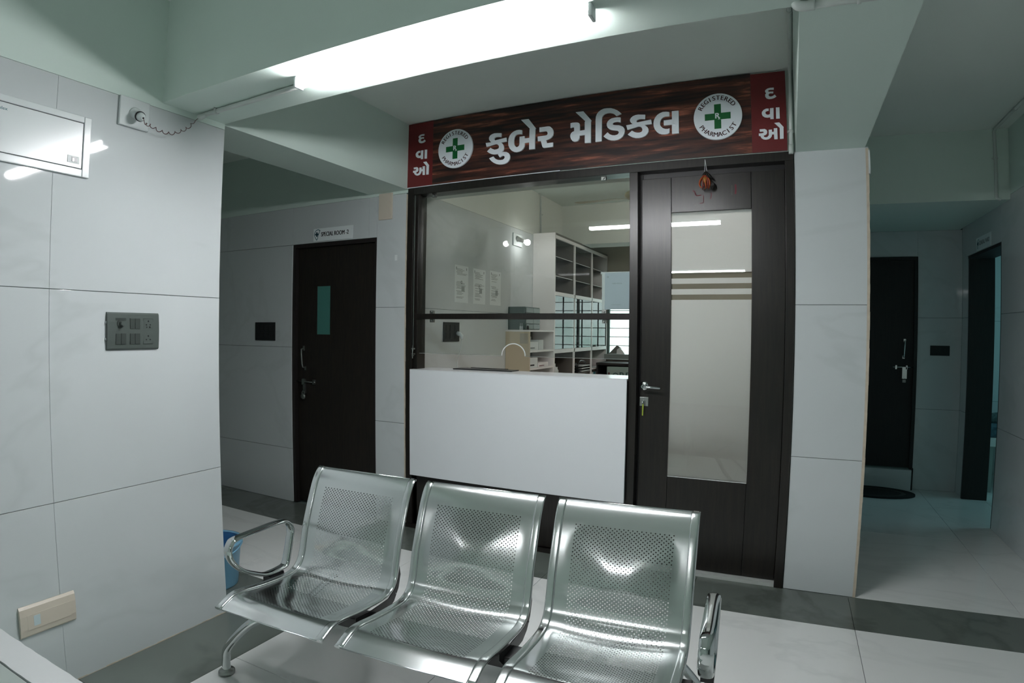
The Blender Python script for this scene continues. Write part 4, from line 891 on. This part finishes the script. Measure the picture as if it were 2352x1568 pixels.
obj('brown_back_board', B(X0+0.0101, X0+0.014, 6.842, 7.44, 1.79, 2.37), mat('brown_board', (0.20, 0.13, 0.08), 0.6), tc, label='brown back board of the third upper bay')
obj('end_panel', B(X0, X1, 7.442, 7.462, 0, 2.378), CABSIDE, tc)
GSH = glass('shelf_glass', (0.75, 0.83, 0.80))
for a, b in ((5.612, 6.192), (6.218, 6.816), (6.842, 7.44)):
    for z in (2.166, 1.965): obj('glass_shelf', B(X0+0.015, X1-0.03, a, b, z-0.003, z+0.003), GSH, tc); obj('glass_shelf_edge', B(X1-0.0299, X1-0.0275, a, b, z-0.003, z+0.003), EDGEG, tc)
    for z in (0.92,): obj('inner_shelf', B(X0+0.01, X1-0.012, a, b, z-0.009, z+0.009), CABIN, tc)
    obj('glass_shelf', B(X0+0.01, X1-0.05, a, b, 1.44, 1.446), GSH, tc)
    m_ = (a+b)/2
    obj('sliding_glass', B(X1-0.016, X1-0.012, a, m_+0.03, 1.214, 1.760), GLASSG, tc); obj('sliding_glass', B(X1-0.008, X1-0.004, m_-0.03, b, 1.214, 1.760), GLASS, tc)
lc = thing('low_shelf_cabinet', 'low beige-sided shelf cabinet in front of the tall white cabinet', 'cabinet', (-2.3, 5.28, 0))
obj('end_panel', B(X0, X1, 4.970, 4.988, 0, 1.390), BEIGEPANEL, lc)
obj('end_panel', B(X0, X1, 5.571, 5.589, 0, 1.390), CABSIDE, lc)
obj('top_board', B(X0, X1+0.004, 4.966, 5.589, 1.390, 1.406), CABSIDE, lc)
obj('back_panel', B(X0, X0+0.01, 4.988, 5.571, 0, 1.39), CABIN, lc)
for z in (1.207, 1.043, 0.86): obj('shelf', B(X0+0.01, X1, 4.988, 5.571, z-0.009, z+0.009), CABSIDE, lc)
obj('taped_patch', B(-2.29, -2.21, 4.9686, 4.9698, 1.28, 1.375), BEIGEWALL, lc)

fc = thing('drawer_organizer', 'dark green steel drawer organizer on top of the low shelf cabinet', 'organizer', (-2.35, 5.18, 1.407))
obj('steel_case', B(X0, -2.262, 5.02, 5.36, 1.407, 1.622), FILEG, fc, bevel=0.002)
for i in range(4):
    for j in range(2): obj('drawer', B(-2.262, -2.252, 5.03+0.16*j, 5.185+0.16*j, 1.415+0.051*i, 1.460+0.051*i), DRAWERF, fc, bevel=0.002)
obj('label_holder', B(-2.36, -2.315, 5.0185, 5.0198, 1.52, 1.532), PAPER, fc)
def bottle(label, x, y, z, r, h, m, mc, group=None):
    b = thing('small_bottle', label, 'bottle', (x, y, z), group)
    obj('bottle_body', MB().lathe([(0, 0), (r, 0), (r, h*.62), (r*.45, h*.78), (r*.4, h*.82)], (x, y, z), 'Z', 16), m, b)
    obj('bottle_cap', MB().lathe([(r*.5, h*.80), (r*.5, h), (0, h)], (x, y, z), 'Z', 14), mc, b)
bottle('tiny dark bottle on the low cabinet beside the green organizer', -2.225, 5.00, 1.407, 0.011, 0.050, BLACKPL, WPLASTIC)
for k in range(2):
    b = thing('glass_ampoule', ['left of two slim clear ampoules on top of the low cabinet', 'right of two slim clear ampoules on top of the low cabinet'][k], 'ampoule', (-2.300+0.018*k, 4.995, 1.407), 'ampoules on the low cabinet')
    obj('ampoule_body', MB().lathe([(0, 0), (0.006, 0), (0.006, 0.030), (0.002, 0.036), (0.0015, 0.062), (0, 0.063)], (-2.300+0.018*k, 4.995, 1.407), 'Z', 12), WPLASTIC, b)
def carton(label, x0, x1, y0, y1, z0, z1, m=None, prn=TEALINK, name='medicine_carton', stripe=True):
    b = thing(name, label, 'box', ((x0+x1)/2, (y0+y1)/2, z0))
    obj('carton_body', B(x0, x1, y0, y1, z0, z1), m or PAPER, b, bevel=0.001)
    if stripe: obj('printed_band', B(x1+0.0002, x1+0.0008, y0+0.1*(y1-y0), y0+0.6*(y1-y0), z0+0.2*(z1-z0), z0+0.35*(z1-z0)), prn, b)
carton('white carton with grey print on the upper shelf of the low cabinet', -2.36, -2.205, 4.995, 5.20, 1.217, 1.295, prn=GREYINK)
carton('plain white carton at the right end of the upper low-cabinet shelf', -2.36, -2.205, 5.21, 5.33, 1.217, 1.312, stripe=False)
carton('flat white carton lying behind on the upper low-cabinet shelf', -2.42, -2.365, 5.0, 5.40, 1.217, 1.34, prn=GREYINK)
carton('tall white carton with black print on the lower low-cabinet shelf', -2.33, -2.203, 4.995, 5.185, 1.053, 1.145, prn=BLACKINK)
carton('flat pale carton with a red stripe on the lower low-cabinet shelf', -2.33, -2.203, 5.200, 5.45, 1.053, 1.095, m=CABSIDE, prn=REDINK)
carton('dark square carton behind the flat pale one on the lower shelf', -2.42, -2.345, 5.22, 5.33, 1.053, 1.14, m=BLACKPL, stripe=False)
carton('pale carton on the bottom visible shelf of the low cabinet', -2.35, -2.205, 5.0, 5.42, 0.870, 0.955, stripe=False)
for k, (y, r, h) in enumerate(((5.70, .022, .11), (5.765, .028, .13), (5.84, .018, .09))):
    bottle(['short brown bottle left in the first lower bay of the tall cabinet', 'larger pale bottle in the middle of the first lower bay', 'small pale bottle right in the first lower bay'][k], -2.26, y, 0.930, r, h, [CABIN, PAPER, PAPER][k], WPLASTIC)
for k, y in enumerate((5.70, 5.78, 5.86)):
    b = thing('plastic_cup', 'pale cup behind the first middle cabinet glass, '+['nearest the window glass', 'middle of three', 'furthest in'][k], 'cup', (-2.28, y, 1.201), 'cups in the first middle bay')
    obj('cup_body', MB().lathe([(0, 0), (0.028, 0), (0.034, 0.085), (0.032, 0.085), (0.026, 0.004), (0, 0.004)], (-2.28, y, 1.201), 'Z', 18), WPLASTIC, b)
bt = thing('lab_stand', 'small white stand on the glass shelf of the second middle bay', 'stand', (-2.30, 6.62, 1.447))
obj('stand_base', B(-2.33, -2.27, 6.56, 6.68, 1.447, 1.453), WPLASTIC, bt); obj('stand_post', B(-2.305, -2.295, 6.61, 6.63, 1.453, 1.55), WPLASTIC, bt)
tr = thing('stacked_document_tray', 'stack of black document trays in the second lower bay', 'tray', (-2.3, 6.54, 0.93))
for k in range(3):
    obj('tray_shell', B(-2.42, -2.205, 6.36, 6.80, 0.930+0.030*k, 0.934+0.030*k).box(-2.42, -2.205, 6.36, 6.364, 0.934+0.030*k, 0.952+0.03*k).box(-2.42, -2.205, 6.796, 6.80, 0.934+0.030*k, 0.952+0.03*k), BLACKPL, tr)
    obj('paper_stack', B(-2.41, -2.203, 6.50, 6.79, 0.935+0.030*k, 0.943+0.030*k), PAPER, tr)
obj('carry_loop', MB().tube(spline([(-2.22, 6.38, 1.0), (-2.215, 6.41, 1.04), (-2.215, 6.47, 1.062), (-2.215, 6.60, 1.05), (-2.22, 6.68, 1.02)], 4), 0.008, 8), BLACKPL, tr)
sb_ = thing('shoulder_bag', 'black bag slumped beside the document trays in the second lower bay', 'bag', (-2.3, 6.28, 0.93))
obj('bag_body', MB().ball((-2.31, 6.285, 0.972), 0.055, 16, 10, (1.5, 1.0, 0.75)), BLACKPL, sb_); obj('bag_strap', MB().tube(spline([(-2.22, 6.24, 0.98), (-2.21, 6.27, 1.03), (-2.21, 6.31, 1.03), (-2.22, 6.33, 0.98)], 4), 0.005, 8), BLACKPL, sb_)
obj2 = obj('inner_shelf', B(X0+0.01, X1+0.004, 6.86, 7.40, 0.940, 0.955), CABSIDE, tc)
for k in range(7):
    c_m = [PAPER, TEALINK, PAPER, mat('blue_print', (0.03, 0.09, 0.2), 0.4), PAPER, BLACKINK, PAPER][k]
    b = thing('medicine_strip_box', ['nearest white upright box on the low third-bay shelf', 'teal upright box between the nearest white ones in the third bay', 'white upright box between the teal and blue ones', 'blue upright box in the middle of the third-bay row', 'white upright box between the blue and black ones', 'black upright box near the far end of the third-bay row', 'furthest white upright box in the third-bay row'][k], 'box', (-2.24, 6.62+0.085*k, 0.80), 'small upright boxes in the third lower bay')
    obj('carton_body', B(-2.32, -2.20, 6.885+0.07*k, 6.945+0.07*k, 0.930, 0.930+0.0001) if False else B(-2.32, -2.203, 6.87+0.075*k, 6.93+0.075*k, 0.82, 0.905), c_m, b)
obj('inner_shelf', B(X0+0.01, X1-0.012, 6.842, 7.44, 0.802, 0.819), CABIN, tc)

# notices on the wall
def notice(y0, y1, z0, z1, label, seed):
    n = thing('paper_notice', label, 'paper', (-2.44, (y0+y1)/2, z0), 'notices taped on the pharmacy wall')
    del n['group']
    obj('sheet', B(-2.4394, -2.4386, y0, y1, z0, z1), PAPER, n)
    R_ = random.Random(seed); mb = MB()
    z = z1-0.03
    while z > z0+0.03:
        if abs(z-(z0+0.19)) > 0.018:
            a = y0+0.02+R_.random()*0.02; b = y1-0.02-R_.random()*0.09
            mb.box(-2.4386, -2.4382, a, b, z-0.0016, z+0.0016)
        z -= 0.009 if R_.random() < .8 else 0.02
    for a_ in (y0+0.02, y1-0.035): mb.box(-2.4386, -2.4382, a_, a_+0.010, z1-0.035, z1-0.015)
    o = obj('printed_lines', mb, GREYINK, n); o['kind'] = 'stuff'
    if seed < 3: obj('seal', MB().lathe([(0.0125, 0.0), (0.0125, 0.0006), (0.009, 0.0006), (0.009, 0)], (-2.4386, (y0+y1)/2, z0+0.185-0.02*seed), 'X', 24), BLACKINK, n)
    obj('photo_block', B(-2.4386, -2.4381, (y0+y1)/2, y1-0.06, z0+0.09, z0+0.135), mat('smudged_grey', (0.30, 0.33, 0.32), 0.7), n)
notice(4.043, 4.259, 1.620, 1.920, 'printed notice nearest the glass, left of three on the pharmacy wall', 1)
notice(4.343, 4.560, 1.622, 1.918, 'printed notice in the middle of three on the pharmacy wall', 2)
notice(4.645, 4.860, 1.624, 1.928, 'printed notice furthest in, right of three on the pharmacy wall', 3)

# sheet on the glass (its code square is left blank)
gs = thing('paper_sheet', 'pale sheet taped to the inside of the glass beside the door', 'paper', (-0.95, 3.437, 1.53))
obj('sheet', B(-1.026, -0.872, 3.4355, 3.4363, 1.532, 1.751), mat('bluish_paper', (0.50, 0.57, 0.62), 0.6), gs)
obj('tape_strip', B(-1.054, -0.872, 3.4364, 3.4368, 1.745, 1.757), PAPER, gs); obj('tape_strip', B(-1.044, -1.0265, 3.4354, 3.4358, 1.532, 1.745), PAPER, gs)
obj('printed_text', text_mesh(MB(), 'KUBER MEDICAL', 0.0082, PF(3.4355), 0.0003, at=(-0.951, 1.687)), GREYINK, gs)
obj('printed_text', MB().box(-0.985, -0.925, 3.4351, 3.4354, 1.5595, 1.5605), GREYINK, gs)
obj('printed_ring', MB().lathe([(0.005, 0.0), (0.005, 0.0004), (0.0035, 0.0004), (0.0035, 0)], (-1.008, 3.4355, 1.727), 'Y', 20), GREYINK, gs)

# plug and cable
cb = thing('power_cable', 'white plug and cable hanging from the switch board inside the pharmacy', 'cable', (-2.42, 4.08, 1.10))
obj('plug', MB().tube([(-2.428, 4.075, 1.372), (-2.405, 4.075, 1.368), (-2.385, 4.074, 1.352), (-2.382, 4.072, 1.325)], [0.017, 0.019, 0.015, 0.007], 14), WPLASTIC, cb)
obj('cable_run', MB().tube(spline([(-2.382, 4.072, 1.33), (-2.386, 4.066, 1.27), (-2.40, 4.05, 1.19), (-2.395, 4.02, 1.12), (-2.39, 4.0, 1.0), (-2.30, 3.95, 0.95)], 6), 0.0032, 8), WPLASTIC, cb)

# bulb on the wall
bl = thing('wall_bulb', 'glowing round bulb in a holder on the pharmacy left wall', 'lamp', (-2.44, 5.19, 2.21))
obj('mounting_plate', B(-2.439, -2.427, 5.10, 5.30, 2.215, 2.335), WPLASTIC, bl, bevel=0.003)
obj('holder_body', MB().tube([(-2.43, 5.18, 2.285), (-2.41, 5.183, 2.280), (-2.385, 5.187, 2.270), (-2.352, 5.190, 2.256)], [.030, .024, .020, .019], 18), mat('greyish_holder', (0.35, 0.36, 0.34), 0.4), bl)
obj('glowing_bulb', MB().ball((-2.325, 5.195, 2.247), 0.028, 20, 14), BULBM, bl)

# ceiling fan
fn_ = thing('ceiling_fan', 'cream ceiling fan just left of the glass front mullion', 'fan', (-1.10, 4.6, 2.85))
FANM = mat('cream_enamel', (0.50, 0.44, 0.30), 0.3)
obj('down_rod', MB().cyl((-1.10, 4.6, 2.849), (-1.10, 4.6, 2.53), 0.010, 12), FANM, fn_)
obj('canopy', MB().lathe([(0.012, 0.0), (0.035, -0.03), (0.05, -0.07)], (-1.10, 4.6, 2.60), 'Z', 24), FANM, fn_)
obj('motor_housing', MB().lathe([(0.01, 0.055), (0.06, 0.05), (0.105, 0.025), (0.112, 0.0), (0.09, -0.018), (0.07, -0.022), (0.055, -0.045), (0.03, -0.052), (0, -0.053)], (-1.10, 4.6, 2.475), 'Z', 32), FANM, fn_)
for a in (176, 296, 56):
    a = math.radians(a); ca, sa = math.cos(a), math.sin(a)
    def bf(u, v, w_, ca=ca, sa=sa): return (-1.10+u*ca-v*sa, 4.6+u*sa+v*ca, 2.462+w_-v*0.12)
    obj('fan_blade', MB().prism([(0.10, -0.018), (0.14, -0.03), (0.19, -0.055), (0.50, -0.068), (0.53, -0.05), (0.53, 0.05), (0.50, 0.062), (0.19, 0.05), (0.14, 0.03), (0.10, 0.018)], bf, 0.003), FANM, fn_)

# dark desk with the green box-sign at the window, folded cartons on the sill
dk = thing('low_wooden_desk', 'dark wooden low desk under the pharmacy back window', 'desk', (-1.6, 7.15, 0))
obj('desk_top', B(-2.18, -1.2, 6.96, 7.38, 0.99, 1.02), DARKWOOD, dk, bevel=0.002)
obj('desk_side', B(-2.18, -2.16, 6.98, 7.36, 0, 0.99), DARKWOOD, dk); obj('desk_side', B(-1.22, -1.20, 6.98, 7.36, 0, 0.99), DARKWOOD, dk); obj('desk_back', B(-2.16, -1.22, 7.34, 7.36, 0.2, 0.99), DARKWOOD, dk)
rb = thing('box_sign', 'pale green box with RE lettering and round logo before the desk', 'box', (-1.75, 6.93, 0.6))
obj('box_body', B(-2.022, -1.50, 6.90, 6.955, 0.0, 0.978), mat('pale_green_card', (0.25, 0.33, 0.29), 0.5), rb, bevel=0.002)
obj('printed_text', text_mesh(MB(), 'REV', 0.125, PF(6.90), 0.0006, bold=0.015, at=(-1.765, 0.868)), mat('dark_green_print', (0.01, 0.06, 0.05), 0.5), rb)
obj('printed_bar', B(-2.005, -1.987, 6.8992, 6.8998, 0.84, 0.91), REDINK, rb)
obj('printed_ring', MB().lathe([(0.040, 0.0), (0.040, 0.0006), (0.029, 0.0006), (0.029, 0)], (-1.915, 6.90, 0.868), 'Y', 28), bpy.data.materials['dark_green_print'], rb)
for k, (pts_, m_) in enumerate((([(-2.165, 1.112), (-2.055, 1.225), (-2.0, 1.19), (-1.995, 1.112)], CABIN), ([(-2.05, 1.112), (-2.045, 1.17), (-2.01, 1.195), (-1.975, 1.16), (-1.94, 1.112)], CABSIDE))):
    b = thing('folded_carton', ['tented grey carton on the back window sill', 'pale folded carton right of the tented grey one'][k], 'box', (-2.08+0.1*k, 7.44, 1.112))
    obj('carton_body', MB().prism(pts_, PF(7.47-0.03*k), 0.022), m_, b)
lt = thing('laptop_base', 'thin dark laptop lying behind the white counter edge', 'laptop', (-1.92, 3.6, 1.128))
obj('laptop_shell', B(-2.13, -1.68, 3.52, 3.635, 1.128, 1.134), BLACKPL, lt, bevel=0.001); obj('laptop_hinge', MB().cyl((-2.05, 3.632, 1.135), (-1.76, 3.632, 1.135), 0.003, 8), BLACKPL, lt)

# inner tube light on the right wall of the pharmacy
ti = thing('tube_light', 'ceiling tube light inside the pharmacy hidden behind the door', 'lamp', (-0.15, 4.8, 2.80))
obj('diffuser', B(-0.58, 0.26, 4.785, 4.825, 2.795, 2.83), mat('warm_lit_diffuser', (0.9, 0.9, 0.9), 0.4, emit=(1.0, 0.93, 0.90), es=84.0), ti)
obj('back_plate', B(-0.59, 0.27, 4.78, 4.83, 2.8305, 2.849), WPLASTIC, ti)

# ward: bed with patterned sheet
bd_ = thing('ward_bed', 'bed with dark patterned blue sheet seen through the ward doorway', 'bed', (2.5, 6.5, 0))
obj('bed_frame', B(1.80, 3.7, 6.12, 6.95, 0.42, 0.50), CABSIDE, bd_, bevel=0.004)
for x in (1.84, 3.66):
    for y in (6.16, 6.91): obj('leg', B(x-0.02, x+0.02, y-0.02, y+0.02, 0, 0.42), DIMSTEEL, bd_)
obj('mattress', B(1.81, 3.69, 6.13, 6.94, 0.50, 0.60), mat('blue_sheet', (0.06, 0.13, 0.17), 0.8, var=0.9, vscale=30), bd_, bevel=0.02)
obj('rumpled_sheet', MB().ball((2.1, 6.5, 0.62), 0.16, 20, 12, (1.6, 1.2, 0.45)), mat('dark_pattern_sheet', (0.10, 0.14, 0.15), 0.8, var=0.9, vscale=45), bd_)
obj('door_leak_block', B(-6.6, -2.62, 3.551, 3.65, 0, ZC), PAINT, kind='structure')  # unseen slab added to stop daylight leaking under the special room door
